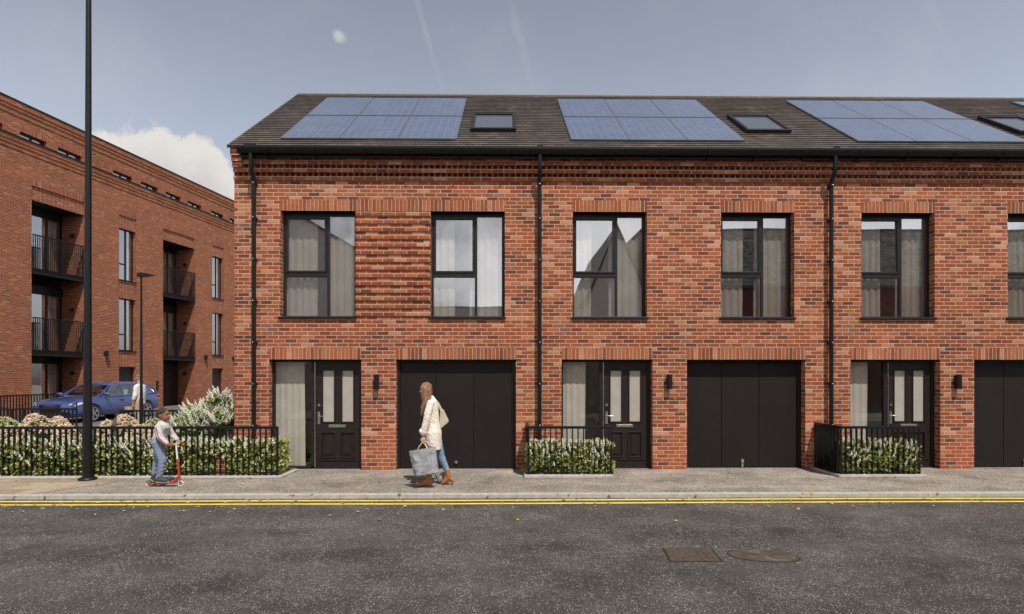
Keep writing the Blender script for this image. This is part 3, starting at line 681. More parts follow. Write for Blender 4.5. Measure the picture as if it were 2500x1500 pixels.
hedge('short hedge inside the small planter in front of the second door', .42, 1.97, -.785, -.25, .05, .58, 6800, 260, 12)
hedge('short hedge inside the planter in front of the third door', 6.19, 7.55, -.845, -.25, .05, .60, 6500, 240, 13)
o = MB().box(-5.25,-5.04,-.71,-.55,.03,.34).build('brick_pier', M['brick'], bevel=.004); tag(o, 'low red brick pier half hidden in the long hedge', 'pier')

def sedum(u, z, top_v, w, label, seed, kind='sedum'):
    random.seed(seed); x, y = CX(u, z); h = 1.86+(915-top_v)/1400*z; o = thing('flowering_shrub', label, 'shrub', (x,y,0), group='beige flowering shrubs behind the hedge')
    m = MB(); f = MB(); rx = w; ry = min(w, .5)
    for i in range(int(330*w/.35)):
        a = random.uniform(0, 2*math.pi); r = random.random()**.5; px_, py_ = math.cos(a)*r*rx, math.sin(a)*r*ry
        pz_ = h*(1-.40*r*r) + .05*noise.noise((px_*4, py_*4, seed)) - .03
        if random.random() < .12: pz_ -= random.uniform(.03,.12)
        rr = random.uniform(.022,.042)
        if kind == 'sedum':
            for q in range(5):
                c = Vector((px_, py_, pz_)) + rv()*rr*.7; f.ell(c, (rr*.55, rr*.55, rr*.42), 6, 4)
        else:
            f.ell((px_, py_, pz_), (rr*.5,rr*.5,rr*.7), 6, 4)
    for i in range(int(1500*w/.35)):
        a = random.uniform(0, 2*math.pi); r = random.random()**.4; px_, py_ = math.cos(a)*r*rx*.97, math.sin(a)*r*ry*.97
        pz_ = random.uniform(.05, h*(1-.42*r*r)-.02); leafshape(m, Vector((px_,py_,pz_)), rv()+Vector((px_,py_,.3)), rv()+Vector((0,-.4,.6)), random.uniform(.05,.09), random.uniform(.015,.028))
    f.build('flower_heads', M['sedum'] if kind == 'sedum' else M['bloom2'], o); m.build('foliage', M['leaf2'], o)
    t_ = MB()
    for i in range(9): t_.tube([(random.gauss(0,.06),random.gauss(0,.05),0),(random.gauss(0,rx*.4),random.gauss(0,ry*.4),h*.75)], [.012,.006], 6)
    t_.build('stems', M['bark'], o)
M['bloom2'] = m_leaf('pale_green_blossom', [(0,(.30,.32,.14)),(.6,(.48,.47,.28)),(1,(.62,.58,.42))], .8, .2)
sedum(12,12.4,1016,.38,'pale green flowering shrub at the left edge, behind the hedge',21,'pale')
sedum(88,12.6,1009,.36,'broad beige flowering shrub, leftmost of the beige ones',22)
sedum(142,12.9,1016,.30,'beige flowering shrub before the corner of the first car railing',23)
sedum(160,11.6,1033,.26,'low beige flowering shrub left of the tall street lamp',24)
sedum(28,11.5,1040,.34,'low beige flowering shrub behind the hedge at the left edge',29)
sedum(261,12.8,1024,.20,'small beige flowering shrub just right of the tall street lamp',25)
sedum(305,12.7,1011,.34,'tall beige flowering shrub in front of the background lamp post',26)
sedum(340,11.7,1036,.30,'low beige flowering shrub behind the boy',27)
sedum(378,13.2,1020,.36,'pale green flowering shrub behind the boy on the scooter',28,'pale')
def bush(label, u, z, h, rx, ry, nl, ns, seed, cut=None):
    random.seed(seed); x, y = CX(u, z); o = thing('white_flowering_bush', label, 'bush', (x,y,0), group='white flowering bushes beside the house'); m = MB(); f = MB()
    lob = [(random.uniform(-.5,.5)*rx, random.uniform(-.4,.4)*ry, random.uniform(.42,.80)*h, random.uniform(.30,.46)*min(rx,h)) for _ in range(9)]
    def surf():
        l = random.choice(lob); v = rv(); v.z = abs(v.z)*random.choice((1,1,-.6)); p = Vector(l[:3]) + Vector((v.x*l[3]*1.1, v.y*l[3], v.z*l[3])); return p, v
    for i in range(nl):
        p, v = surf(); p -= v*abs(random.gauss(0,.09))
        if p.z < .05: p.z = random.uniform(.1,.5)
        if x+p.x > -5.30: continue
        leafshape(m, p, rv()+v*.6, v+rv()*.8, random.uniform(.06,.11), random.uniform(.022,.038))
    for i in range(ns):
        p, v = surf()
        if v.z < -.2 or x+p.x > -5.32: continue
        spike(f, p, random.uniform(.13,.22), random.uniform(.03,.045), Vector((v.x*.7, v.y*.7-.1, .1)), n=20)
    m.build('foliage', M['leaf2'], o); f.build('flowers', M['bloom'], o); t_ = MB()
    for i in range(10): t_.tube([(random.gauss(0,.08),random.gauss(0,.06),0),(random.gauss(0,rx*.35),random.gauss(0,ry*.3),h*.75)], [.02,.008], 6)
    t_.build('stems', M['bark'], o)
bush('tall white flowering bush against the corner of the end house', 566, 12.6, 1.66, .42, .6, 4600, 340, 31)
bush('lower white flowering bush left of the tall one by the house corner', 505, 12.9, 1.26, .58, .5, 4400, 320, 32)
bush('low white flowering bush behind the railing, left of the other two', 450, 12.6, 1.02, .55, .4, 3200, 210, 33)

# fallen leaves
random.seed(5); m = MB()
for i in range(560):
    x = random.uniform(-11, 10); r = random.random()
    if r < .5: y = random.gauss(-2.75,.22); z = -.044
    elif r < .62: y = -2.36-random.random()*.05; z = -.044
    elif r < .8: y = random.uniform(-2.2,-.3); z = .008
    elif r < .93: y = -.93-abs(random.gauss(0,.12)); z = .01
    else: y = random.uniform(-3.8,-2.9); z = -.044
    if y > -2.37 and y < -2.2: z = .02
    if y > -.95 and (x < -3.9 or .3 < x < 2 or 6 < x < 7.6): y = -.97
    a = random.uniform(0,6.28); s = random.uniform(.032,.062)
    leafshape(m, Vector((x,y,z+.004)), Vector((math.cos(a), math.sin(a), random.uniform(-.05,.25))), Vector((random.gauss(0,.35),random.gauss(0,.35),1)), s, s*.38)
    if random.random() < .6: leafshape(m, Vector((x,y,z+.004)), Vector((math.cos(a+1), math.sin(a+1), .15)), Vector((0,0,1)), s*.8, s*.3)
tag(m.build('fallen_leaves', M['litter']), 'scattered small yellow and green fallen leaves along the kerb', 'leaves', kind='stuff')

# ------------------------------------------------------------------ street lamps
o = thing('street_lamp', 'tall black street lamp post rising out of the picture beside the hedge', 'street lamp', (-7.36,-.99,.004))
MB().tube([(0,0,0),(0,0,.035),(0,0,.05)], [.142,.142,.10], 28).tube([(0,0,.05),(0,0,.075)], .078, 24).build('base_plate', M['black'], o)
MB().tube([(0,0,.05),(0,0,1.25),(0,0,1.30),(.01,0,4.5),(.02,0,9.2)], [.073,.071,.066,.054,.040], 24).build('pole', M['black'], o)
m = MB().tube([(.02,0,9.2),(.02,-.15,9.36),(.02,-.8,9.45)], .03, 10); m.build('arm', M['black'], o); MB().ell((.02,-1.0,9.44),(.13,.34,.06)).build('lamp_head', M['black'], o)
o = thing('street_lamp', 'short slim black lamp post with flat head, beyond the garden railings', 'street lamp', (*CX(345,17.6),0))
MB().tube([(0,0,0),(0,0,1.1),(0,0,1.15),(0,0,4.86)], [.056,.054,.044,.026], 16).build('pole', M['black'], o)
m = MB(); m.prism([(-.09,4.86),(-.07,4.97),(.05,4.99),(.36,4.92),(.36,4.90),(.05,4.86)], -.10, .10); m.build('lamp_head', M['black'], o, bevel=.01)

# ------------------------------------------------------------------ apartment block on the left
ab = thing('apartment_block', 'four storey red brick apartment block with inset black balconies, left of the terrace', 'building', (-25.14,-10.88,0), R(79.75))
s0, s1, HT, DP = 16.0, 47.0, 13.44, 11.0
bays = [(25.35,27.89),(32.83,35.34),(18.2,20.7),(40.0,42.5)]; cols = [(29.88,30.97),(36.91,38.01),(22.4,23.5),(44.0,45.1)]
att = [(22.9,24.15),(24.84,26.02),(26.57,27.77),(29.52,30.71),(31.28,32.46),(33.04,34.19),(34.77,35.94),(36.8,37.97),(38.6,39.8),(41.0,42.2),(43.0,44.2),(18.0,19.2),(20.5,21.7)]
BLIND = (28.2,29.3)
m = MB(); holes = []
for a, b in bays: holes += [(a,b,0,9.5,1.25,0,1),(a,b,9.5,10.12,.06,0,0)]
for a, b in cols: holes += [(a,b,0,10.1,.045,0,0)]
for a, b in att: holes += [(a,b,12.0,12.27,.16,0,0)]
sol = [(a,b,10.12,10.40) for a, b in bays]+[(a,b,10.1,10.38) for a, b in cols]+[(a,b,12.27,12.5) for a, b in att]+[(*BLIND,12.22,12.45)]
hx = holes+[(a,b,c,d,0) for a,b,c,d in sol]
X_ = sorted({s0,s1,*[c for h in hx for c in h[:2]]}); Z_ = sorted({0,HT,*[c for h in hx for c in h[2:4]]})
for i in range(len(X_)-1):
    for j in range(len(Z_)-1):
        cx=(X_[i]+X_[i+1])/2; cz=(Z_[j]+Z_[j+1])/2
        if not any(h[0]<cx<h[1] and h[2]<cz<h[3] for h in hx): m.quad((X_[i],0,Z_[j]),(X_[i+1],0,Z_[j]),(X_[i+1],0,Z_[j+1]),(X_[i],0,Z_[j+1]))
for a,b,c,d,dp,ms,mt in holes:
    m.quad((a,0,c),(a,0,d),(a,dp,d),(a,dp,c),ms); m.quad((b,0,d),(b,0,c),(b,dp,c),(b,dp,d),ms); m.quad((a,0,d),(b,0,d),(b,dp,d),(a,dp,d),mt)
    if c > 0 and dp < 1: m.quad((a,0,c),(a,dp,c),(b,dp,c),(b,0,c),ms)
for a, b in cols:
    for c, d in ((6.77,9.44),(3.10,5.82),(0,2.26)):
        for q in (((a,.045,c),(a,.045,d),(a,.20,d),(a,.20,c)),((b,.045,d),(b,.045,c),(b,.20,c),(b,.20,d)),((a,.045,d),(b,.045,d),(b,.20,d),(a,.20,d))): m.quad(*q)
for z0_, z1_, y in ((11.42,11.60,-.03),(11.60,11.76,-.06),(11.76,11.93,-.09),(12.86,13.06,-.03),(13.06,13.22,-.06),(13.22,13.44,-.09)): m.box(s0,s1,y,-.0005,z0_,z1_)
m.quad((s1,0,0),(s1,DP,0),(s1,DP,HT),(s1,0,HT)); m.quad((s0,DP,0),(s0,0,0),(s0,0,HT),(s0,DP,HT)); m.quad((s1,DP,0),(s0,DP,0),(s0,DP,HT),(s1,DP,HT))
m.build('wall', [M['brick_b'], M['black']], ab)
for a, b, c, d in sol: MB().quad((a,-.002,c),(b,-.002,c),(b,-.002,d),(a,-.002,d)).build('lintel', M['soldier_b'], ab)
for a, b in bays: MB().quad((a,.058,9.5),(b,.058,9.5),(b,.058,10.12),(a,.058,10.12)).build('brick_panel', M['stack_b'], ab)
for a, b in cols:
    for c, d in ((9.44,10.1),(5.82,6.77),(2.26,3.10)): MB().quad((a,.045,c),(b,.045,c),(b,.045,d),(a,.045,d)).build('brick_panel', M['stack_b'], ab)
MB().box(s0,s1,-.12,DP+.1,HT,HT+.06).build('roof', M['black'], ab); MB().box(s0,s1,-.125,-.001,11.935,11.99).build('string_course', M['black'], ab)
def pane_set(p, a, b, c, d, y, cuts, name='window', trans=None, back=True, g='glass'):
    wt = bpy.data.objects.new(name, None); C.objects.link(wt); wt.parent = p; f = MB(); t_ = .055
    for q in ((a,a+t_,c,d),(b-t_,b,c,d),(a+t_,b-t_,c,c+t_),(a+t_,b-t_,d-t_,d)): f.box(q[0],q[1],y,y+.07,q[2],q[3])
    for x in cuts: f.box(x-.04,x+.04,y,y+.07,c+t_,d-t_)
    if trans: f.box(a+t_, cuts[0]-.04 if cuts else b-t_, y, y+.07, trans-.035, trans+.035)
    f.build('frame', M['frame'], wt); MB().quad((a+t_,y+.03,c+t_),(b-t_,y+.03,c+t_),(b-t_,y+.03,d-t_),(a+t_,y+.03,d-t_)).build('pane', M[g], wt)
    if back:
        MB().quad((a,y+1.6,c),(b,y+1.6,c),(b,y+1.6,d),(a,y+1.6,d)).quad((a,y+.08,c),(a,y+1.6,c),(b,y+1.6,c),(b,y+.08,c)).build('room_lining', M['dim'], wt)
        curtain(b-(b-a)*.34, b-.03, c, d, y+.2, .03, .12, a).build('curtain', M['curtain'], wt)
    return wt
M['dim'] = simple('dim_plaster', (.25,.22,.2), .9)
for i, (a, b) in enumerate(cols):
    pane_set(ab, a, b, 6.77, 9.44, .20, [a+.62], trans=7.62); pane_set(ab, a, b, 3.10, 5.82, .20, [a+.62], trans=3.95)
    MB().box(a-.02,b+.02,-.02,.2,6.735,6.768).build('window_sill', M['frame'], ab); MB().box(a-.02,b+.02,-.02,.2,3.065,3.098).build('window_sill', M['frame'], ab)
    d = MB().box(a,b,.20,.25,.01,2.26).build('door', M['door'], ab); MB().box(b-.15,b-.12,.15,.20,.9,1.3).build('handle', M['steel'], d)
for a, b in att: pane_set(ab, a, b, 12.0, 12.27, .16, [a+.62], back=False)
for i, (a, b) in enumerate(bays):
    for k, (c, d) in enumerate(((.02,2.42),(2.93,5.62),(6.52,9.2))):
        MB().box(a,b,1.20,1.24,d,d+.35).build('head_panel', M['black'], ab)
        if k == 0 and i == 1: e = MB().box(a,b,1.15,1.2,.01,2.5).build('door', M['door'], ab); continue
        pane_set(ab, a, b-.15, c, d, 1.17, [a+.88, a+1.72], name='glazed_door')
    for zb, zt in ((2.69,4.38),(6.28,8.01)):
        bl = bpy.data.objects.new('balcony', None); C.objects.link(bl); bl.parent = ab
        MB().box(a+.005,b-.005,.0,1.245,zb+.06,zb+.26).build('floor_slab', M['black'], bl)
        MB().box(a+.01,b-.01,-.07,-.02,zt-.045,zt).box(a+.01,b-.01,-.07,-.01,zb,zb+.07).build('rail', M['black'], bl)
        q = MB(); n = 25
        for j in range(n+1): x = a+.03+(b-a-.06)*j/n; q.box(x-.011,x+.011,-.062,-.03,zb+.07,zt-.045)
        q.box(b-.05,b-.012,-.022,.30,zb+.07,zb+.15); q.build('bars', M['black'], bl)
    for z in (1.95, 5.0, 8.55): MB().box(b-.13,b-.001,.55,.68,z-.1,z+.06).build('wall_light', M['black'], ab)
for s_, z in ((29.02,2.92),(36.2,2.93),(38.9,2.95)): MB().box(s_-.04,s_+.04,-.05,-.001,z-.06,z+.06).tube([(s_,-.13,z-.14),(s_,-.13,z+.14)], .085, 16).build('wall_light', M['black'], ab)
MB().box(32.33,32.47,-.03,-.001,1.0,1.52).build('entry_panel', M['black'], ab)
railing('railing', [(-25.14+math.sin(R(10.25))*s+math.cos(R(10.25))*1.5, -10.88+math.cos(R(10.25))*s-math.sin(R(10.25))*1.5) for s in (17, 28.6)], 'black railing close along the foot of the apartment block', h=1.05, base=.03, step=.12)

# ------------------------------------------------------------------ blue car
def paint():
    t = NT('blue_car_paint'); tc = t.n('ShaderNodeTexCoord').outputs['Object']
    c = t.ramp(t.noise(tc, 3, 3), [(.3,(.048,.075,.24)),(.7,(.058,.090,.28))])
    return t.bsdf(c, .32, .25, .6, **{'Coat Weight': .8, 'Coat Roughness': .04})
M['blue'] = paint(); M['chrome'] = simple('chrome', (.8,.8,.8), .12, 1, .03); M['tyre'] = simple('tyre_rubber', (.02,.02,.02), .8)
M['alloy'] = simple('alloy_wheel', (.55,.55,.55), .3, .9, .1); M['lamp'] = simple('lamp_glass', (.75,.77,.8), .08, .35, .3, 20, spec=1); M['cream'] = simple('cream_leather', (.62,.56,.46), .6)
M['red_lamp'] = simple('red_tail_lamp', (.35,.02,.02), .2)
hv = Vector((-.0925,-.996,0)); car = thing('parked_car', 'blue estate car parked nose to the street behind the flower beds', 'car', (*CX(247,24.0),.005), math.atan2(hv.y, hv.x)); car.scale = (1.05,1.04,1.0)
ST = [(2.33,.50,.40,.66,.50),(2.29,.70,.26,.74,.55),(2.18,.82,.20,.80,.58),(1.95,.89,.19,.86,.62),(1.45,.92,.19,.935,.66),(.98,.925,.19,.985,.70),(.4,.925,.19,.99,.72),(-.4,.925,.19,1.0,.74),(-1.2,.925,.20,1.02,.76),(-1.8,.91,.22,1.03,.78),(-2.1,.87,.26,1.02,.78),(-2.25,.80,.32,.95,.74),(-2.30,.66,.42,.80,.66)]
def half(w_, b_, t_, sh): return [(0,b_),(w_*.82,b_),(w_*.97,b_+.10),(w_,(b_+sh)/2+.02),(w_*.985,sh),(w_*.955,t_-.045),(w_*.86,t_),(w_*.45,t_+.03),(0,t_+.04)]
m = MB(); rings = []
for x, w_, b_, t_, sh in ST:
    h_ = half(w_, b_, t_, sh); rings.append([(x,y,z) for y, z in h_]+[(x,-y,z) for y, z in h_[-2:0:-1]])
n = len(rings[0]); m.add([p for r in rings for p in r], [(i*n+k, (i+1)*n+k, (i+1)*n+(k+1)%n, i*n+(k+1)%n) for i in range(len(rings)-1) for k in range(n)], 0, True)
m.add(rings[0], [tuple(range(n))]); m.add(rings[-1], [tuple(range(n))[::-1]])
body = m.build('body', M['blue'], car)
WX = (1.42, -1.38); WR = .335
cut = MB()
for x in WX: cut.tube([(x,-1.2,WR),(x,1.2,WR)], WR+.055, 32)
import bmesh
def bake(o, *mods):
    """apply modifiers into plain mesh data"""
    bpy.context.view_layer.update(); dg = bpy.context.evaluated_depsgraph_get(); me = bpy.data.meshes.new_from_object(o.evaluated_get(dg)); o.modifiers.clear(); o.data = me
bm = bmesh.new(); bm.from_mesh(body.data); bmesh.ops.remove_doubles(bm, verts=bm.verts, dist=1e-4); bmesh.ops.recalc_face_normals(bm, faces=bm.faces); bm.to_mesh(body.data); bm.free()
ss = body.modifiers.new('s','SUBSURF'); ss.levels = 2; bake(body)
co_ = cut.build('cutter', M['black']); bo = body.modifiers.new('b','BOOLEAN'); bo.object = co_; bo.operation = 'DIFFERENCE'; bo.solver = 'EXACT'
co_.parent = car; bake(body); bpy.data.objects.remove(co_)
# greenhouse
GW = lambda z: .80-.20*((z-.98)/.5)
roofp = [(.30,1.44),(.0,1.50),(-.5,1.535),(-1.1,1.51),(-1.65,1.44),(-1.85,1.39)]
m = MB(); rr = []
for x, z in roofp:
    wv = .61 if x < .2 else .59
    rr += [(x,-wv,z-.045),(x,-wv*.9,z),(x,0,z+.018),(x,wv*.9,z),(x,wv,z-.045)]
m.add(rr, [(i*5+k, i*5+k+1, (i+1)*5+k+1, (i+1)*5+k) for i in range(len(roofp)-1) for k in range(4)], 0, True)
rf = m.build('roof', M['blue'], car); so2 = rf.modifiers.new('s','SOLIDIFY'); so2.thickness = .03
m = MB(); gl = MB(); ch = MB(); rl = MB()
for sg in (-1, 1):
    A0, A1 = (1.02,sg*.80,1.0), (.28,sg*.60,1.42); B0, B1 = (-.12,sg*.845,1.0), (-.22,sg*.62,1.47); C0, C1 = (-1.0,sg*.845,1.02), (-1.05,sg*.62,1.46); D0_, D1 = (-2.12,sg*.80,1.03), (-1.80,sg*.60,1.36)
    for q in (MB().bar(A0, A1, .055, .06), MB().bar(C0, C1, .05, .05), MB().add([(-1.62,sg*.835,1.03),(-2.16,sg*.80,1.03),(-1.84,sg*.595,1.40),(-1.60,sg*.61,1.42)], [(0,1,2,3)]), MB().bar(B0, B1, .06, .04), MB().bar(D0_, D1, .06, .10)): q.build('pillar', M['blue'], car)
    F0 = (.82,sg*.835,1.0); F1 = (.20,sg*.615,1.41)
    for qd in ((F0,B0,B1,F1),(B0,C0,C1,B1),(C0,(-1.62,sg*.835,1.03),(-1.60,sg*.61,1.42),C1)): MB().quad(*qd).build('side_window', M['carglass'], car)
    o1 = lambda p: (p[0], p[1]+sg*.012, p[2])
    ch.tube([o1(p) for p in (F0,(.5,sg*.73,1.22),F1,(-.2,sg*.632,1.468),C1,(-1.58,sg*.62,1.43),(-1.95,sg*.76,1.10),(-1.62,sg*.85,1.03),C0,F0)], .011, 6)
    rl.tube([(.1,sg*.53,1.50),(-.0,sg*.53,1.545),(-1.45,sg*.53,1.525),(-1.6,sg*.53,1.47)], .014, 6)
ch.build('window_trim', M['chrome'], car); rl.build('roof_rail', M['chrome'], car)
MB().quad((1.0,-.77,1.0),(1.0,.77,1.0),(.29,.575,1.43),(.29,-.575,1.43)).build('windscreen', M['carglass'], car)
MB().quad((-2.14,-.76,1.03),(-2.14,.76,1.03),(-1.86,.57,1.38),(-1.86,-.57,1.38)).build('rear_window', M['carglass'], car)
m = MB()
for x in (-.05,-.95):
    for y in (-.4,.4): m.box(x-.5,x,y-.26,y+.26,.55,.72).add([(x-.5,y-.25,.7),(x-.38,y-.25,.7),(x-.52,y-.22,1.22),(x-.62,y-.22,1.22),(x-.5,y+.25,.7),(x-.38,y+.25,.7),(x-.52,y+.22,1.22),(x-.62,y+.22,1.22)],[(0,1,2,3),(7,6,5,4),(1,5,6,2),(3,2,6,7),(0,3,7,4)]).ell((x-.58,y,1.29),(.05,.13,.08))
m.build('seats', M['cream'], car); MB().box(.45,.9,-.75,.75,.9,1.0).build('dashboard', M['cream'], car)
MB().tube([(.38+.06*math.sin(q),.38+.18*math.cos(q),1.04+.17*math.sin(q)) for q in [i*math.pi/12 for i in range(25)]], .014, 6).build('steering_wheel', M['cream'], car)
for x in WX:
    for sg in (-1,1):
        wh = bpy.data.objects.new('wheel', None); C.objects.link(wh); wh.parent = car; wh.location = (x, sg*.80, WR)
        q = MB(); q.tube([(0,-.11,0),(0,-.10,0),(0,.10,0),(0,.11,0)], [WR-.03,WR,WR,WR-.03], 32); q.build('tyre', M['tyre'], wh)
        q = MB(); q.tube([(0,sg*.112,0),(0,sg*.118,0)], .245, 28); rim0 = q
        q = MB(); 
        for kk in range(28):
            a = kk*2*math.pi/28; b = (kk+1)*2*math.pi/28; q.add([(math.cos(a)*.245,sg*.125,math.sin(a)*.245),(math.cos(b)*.245,sg*.125,math.sin(b)*.245),(math.cos(b)*.215,sg*.122,math.sin(b)*.215),(math.cos(a)*.215,sg*.122,math.sin(a)*.215)],[(0,1,2,3)])
        for kk in range(5):
            for dl in (-.16,.16):
                a = kk*2*math.pi/5; q.bar((math.cos(a)*.05,sg*.125,math.sin(a)*.05),(math.cos(a+dl)*.225,sg*.125,math.sin(a+dl)*.225), .03, .02, up=(0,1,0))
        q.tube([(0,sg*.11,0),(0,sg*.135,0)], .05, 16); q.build('rim', M['alloy'], wh)
for sg in (-1,1):
    hl = MB(); hl.add([(2.19,sg*.50,.62),(2.06,sg*.80,.66),(1.80,sg*.885,.74),(1.84,sg*.86,.80),(2.10,sg*.70,.775),(2.24,sg*.50,.71)],[(0,1,2,3,4,5)]); hl.v = [(x+.075,y*1.035,z) for x,y,z in hl.v]
    h1 = hl.build('headlight', M['lamp'], car); s_ = h1.modifiers.new('s','SOLIDIFY'); s_.thickness = .03
    MB().ell((.86,sg*.98,1.07),(.08,.12,.07)).bar((.86,sg*.84,1.02),(.86,sg*.95,1.04),.05).build('door_mirror', M['blue'], car)
    for x in (.02,-.92): MB().box(x-.10,x+.10,sg*.925-.018,sg*.925+.018,.80,.825).build('door_handle', M['black'], car)
    tl = MB().ell((-2.16,sg*.78,.92),(.07,.10,.09)).build('tail_light', M['red_lamp'], car)
g_ = MB().add([(2.315,-.42,.72),(2.315,.42,.72),(2.345,.36,.40),(2.345,-.36,.40)],[(0,1,2,3)])
for i in range(5): g_.box(2.33,2.355,-.40,.40,.42+.06*i,.432+.06*i,1)
g_.build('grille', [M['black'], M['chrome']], car)
MB().box(2.20,2.32,.46,.72,.30,.44).box(2.20,2.32,-.72,-.46,.30,.44).build('air_intake', M['black'], car)

# ------------------------------------------------------------------ people
SKIN_L = simple('light_skin', (.62,.38,.28), .55, var=.06); SKIN_B = simple('brown_skin', (.27,.125,.07), .5, var=.08); SKIN_M = simple('tan_skin', (.46,.26,.18), .55, var=.06)
def cap(m, p, q, r0, r1):
    p = Vector(p); q = Vector(q); m.tube([p, p.lerp(q,.5), q], [r0, (r0+r1)/2, r1], 14); m.ell(p, r0, 14, 8); m.ell(q, r1, 14, 8)
def chain(m, pts, rs):
    for i in range(len(pts)-1): cap(m, pts[i], pts[i+1], rs[i], rs[i+1])
def solid(name, m, mat, parent, vox=.008, smooth=4):
    o = m.build(name, mat, parent); r = o.modifiers.new('r','REMESH'); r.mode = 'VOXEL'; r.voxel_size = vox; r.use_smooth_shade = True
    s_ = o.modifiers.new('s','SMOOTH'); s_.iterations = smooth; s_.factor = .5; bake(o)
    for p in o.data.polygons: p.use_smooth = True
    return o
def hand(m, w_, d, pn, side, sc=1.0, curl=.9):
    """palm and five fingers; w_ wrist, d pointing direction, pn palm normal, side thumb direction"""
    w_ = Vector(w_); d = Vector(d).normalized(); pn = Vector(pn).normalized(); side = Vector(side).normalized()
    c = w_+d*.045*sc; chain(m, [w_, c-side*.012*sc, w_+d*.085*sc-side*.018*sc], [.022*sc,.024*sc,.018*sc]); chain(m, [w_, c+side*.014*sc, w_+d*.085*sc+side*.02*sc], [.022*sc,.022*sc,.017*sc])
    for i, (L, o_) in enumerate(((.068,.030),(.078,.011),(.072,-.009),(.056,-.028))):
        a = w_+d*.085*sc+side*o_*sc; d1 = (d*math.cos(curl*.6)+pn*math.sin(curl*.6)); d2 = (d*math.cos(curl*1.7)+pn*math.sin(curl*1.7)); b = a+d1*L*.5*sc; e = b+d2*L*.5*sc
        chain(m, [a,b,e], [.0095*sc,.0088*sc,.0075*sc])
    a = w_+d*.03*sc+side*.025*sc; chain(m, [a, a+(side*.6+d*.6+pn*.3).normalized()*.035*sc, a+(side*.3+d*.9+pn*.5).normalized()*.062*sc], [.012*sc,.010*sc,.008*sc])
def head(m, c, f, s=1.0):
    """head with face features, f = facing direction (unit, horizontal-ish)"""
    c = Vector(c); f = Vector(f).normalized(); u = Vector((0,0,1)); l = u.cross(f)
    rot = Matrix((f, l, u)).transposed()
    m.ell(c+u*.015*s-f*.012*s, (.092*s,.074*s,.098*s), rot=rot); m.ell(c-u*.030*s+f*.022*s, (.066*s,.060*s,.070*s), rot=rot)
    m.ell(c-u*.085*s+f*.052*s, (.024*s,.024*s,.020*s), rot=rot)            # chin
    m.ell(c-u*.012*s+f*.088*s, (.016*s,.011*s,.024*s), rot=rot); m.ell(c-u*.028*s+f*.097*s, (.015*s,.014*s,.011*s), rot=rot)
    m.ell(c+u*.025*s+f*.070*s, (.016*s,.045*s,.012*s), rot=rot); m.ell(c-u*.055*s+f*.076*s, (.014*s,.022*s,.012*s), rot=rot)
    for q in (-1,1): m.ell(c+l*q*.074*s-u*.008*s-f*.01*s, (.017*s,.009*s,.028*s), rot=rot)
def face_bits(o, c, f, s, brow):
    c = Vector(c); f = Vector(f).normalized(); u = Vector((0,0,1)); l = u.cross(f); e = MB(); b = MB()
    for q in (-1,1):
        e.ell(c+l*q*.031*s+u*.004*s+f*.0775*s, (.0065*s,)*3, 8, 6); b.bar(c+l*q*.018*s+u*.028*s+f*.084*s, c+l*q*.045*s+u*.027*s+f*.073*s, .004*s, .004*s)
    e.build('eyes', M['eye'], o); b.build('eyebrows', brow, o); MB().ell(c-u*.053*s+f*.088*s, (.008*s,.02*s,.006*s) if abs(f.x) > .5 else (.02*s,.008*s,.006*s), 10, 6).build('mouth', M['lips'], o)
M['eye'] = simple('dark_eye', (.03,.02,.015), .2); M['lips'] = simple('lips', (.30,.12,.10), .5)
M['coat'] = simple('cream_coat_cloth', (.78,.70,.65), .85, var=.06, scale=10); M['denim'] = simple('light_denim', (.17,.26,.40), .85, var=.25, scale=18); M['denim_b'] = simple('washed_denim', (.19,.25,.37), .85, var=.3, scale=22)
M['boot_f'] = simple('tan_suede', (.36,.15,.055), .7, scale=12); M['hair'] = simple('long_brown_hair', (.215,.110,.062), .5, var=.35, scale=30); M['bagc'] = simple('grey_paper_bag', (.27,.285,.31), .7, var=.1, scale=5)
M['canvas'] = simple('beige_canvas', (.50,.44,.34), .8); M['cord'] = simple('cotton_cord', (.58,.45,.33), .8); M['dark'] = simple('dark_plastic', (.012,.01,.01), .2)
# woman
o = thing('person', 'woman in cream coat and jeans with long brown hair, walking past the first garage', 'person', (-1.15,-1.60,.0))
WS, WE, WW = (-.07,-.165,1.385), (-.125,-.215,1.11), (-.185,-.205,.85)
m = MB(); hc = Vector((-.170,0,1.615)); head(m, hc, (-1,0,-.12), .98)
chain(m, [(-.095,0,1.41),(-.13,0,1.53)], [.055,.05]); chain(m, [(-.075,0,1.33),(-.06,0,1.12),(-.045,0,.95)], [.085,.08,.085])
for y in (-.09,.09): chain(m, [(-.075,y*.8,1.34),(-.075,y*1.7,1.385)], [.08,.052])
chain(m, [WS,WE,WW], [.048,.036,.026]); chain(m, [(-.09,.165,1.385),(-.02,.21,1.12),(-.13,.20,.90)], [.048,.036,.026])
chain(m, [(-.02,-.085,.90),(-.095,-.085,.50),(-.105,-.085,.14),(-.2,-.09,.07)], [.07,.052,.036,.015]); chain(m, [(.0,.085,.90),(.07,.09,.48),(.19,.09,.18),(.15,.09,.08)], [.07,.055,.034,.012])
hand(m, WW, (-.02,0,-1), (1,.3,0), (-1,0,0), .95, 1.35); hand(m, (-.13,.20,.90), (-.1,0,-1), (0,-1,0), (-1,0,0), .95)
solid('body', m, SKIN_L, o, .006, 3)
m = MB(); chain(m, [(-.07,-.10,1.375),(-.07,.10,1.375)], [.072,.072]); chain(m, [(-.075,-.05,1.33),(-.065,-.05,1.15),(-.045,-.05,.98)], [.105,.10,.108]); chain(m, [(-.075,.05,1.33),(-.065,.05,1.15),(-.045,.05,.98)], [.105,.10,.108])
ring = []
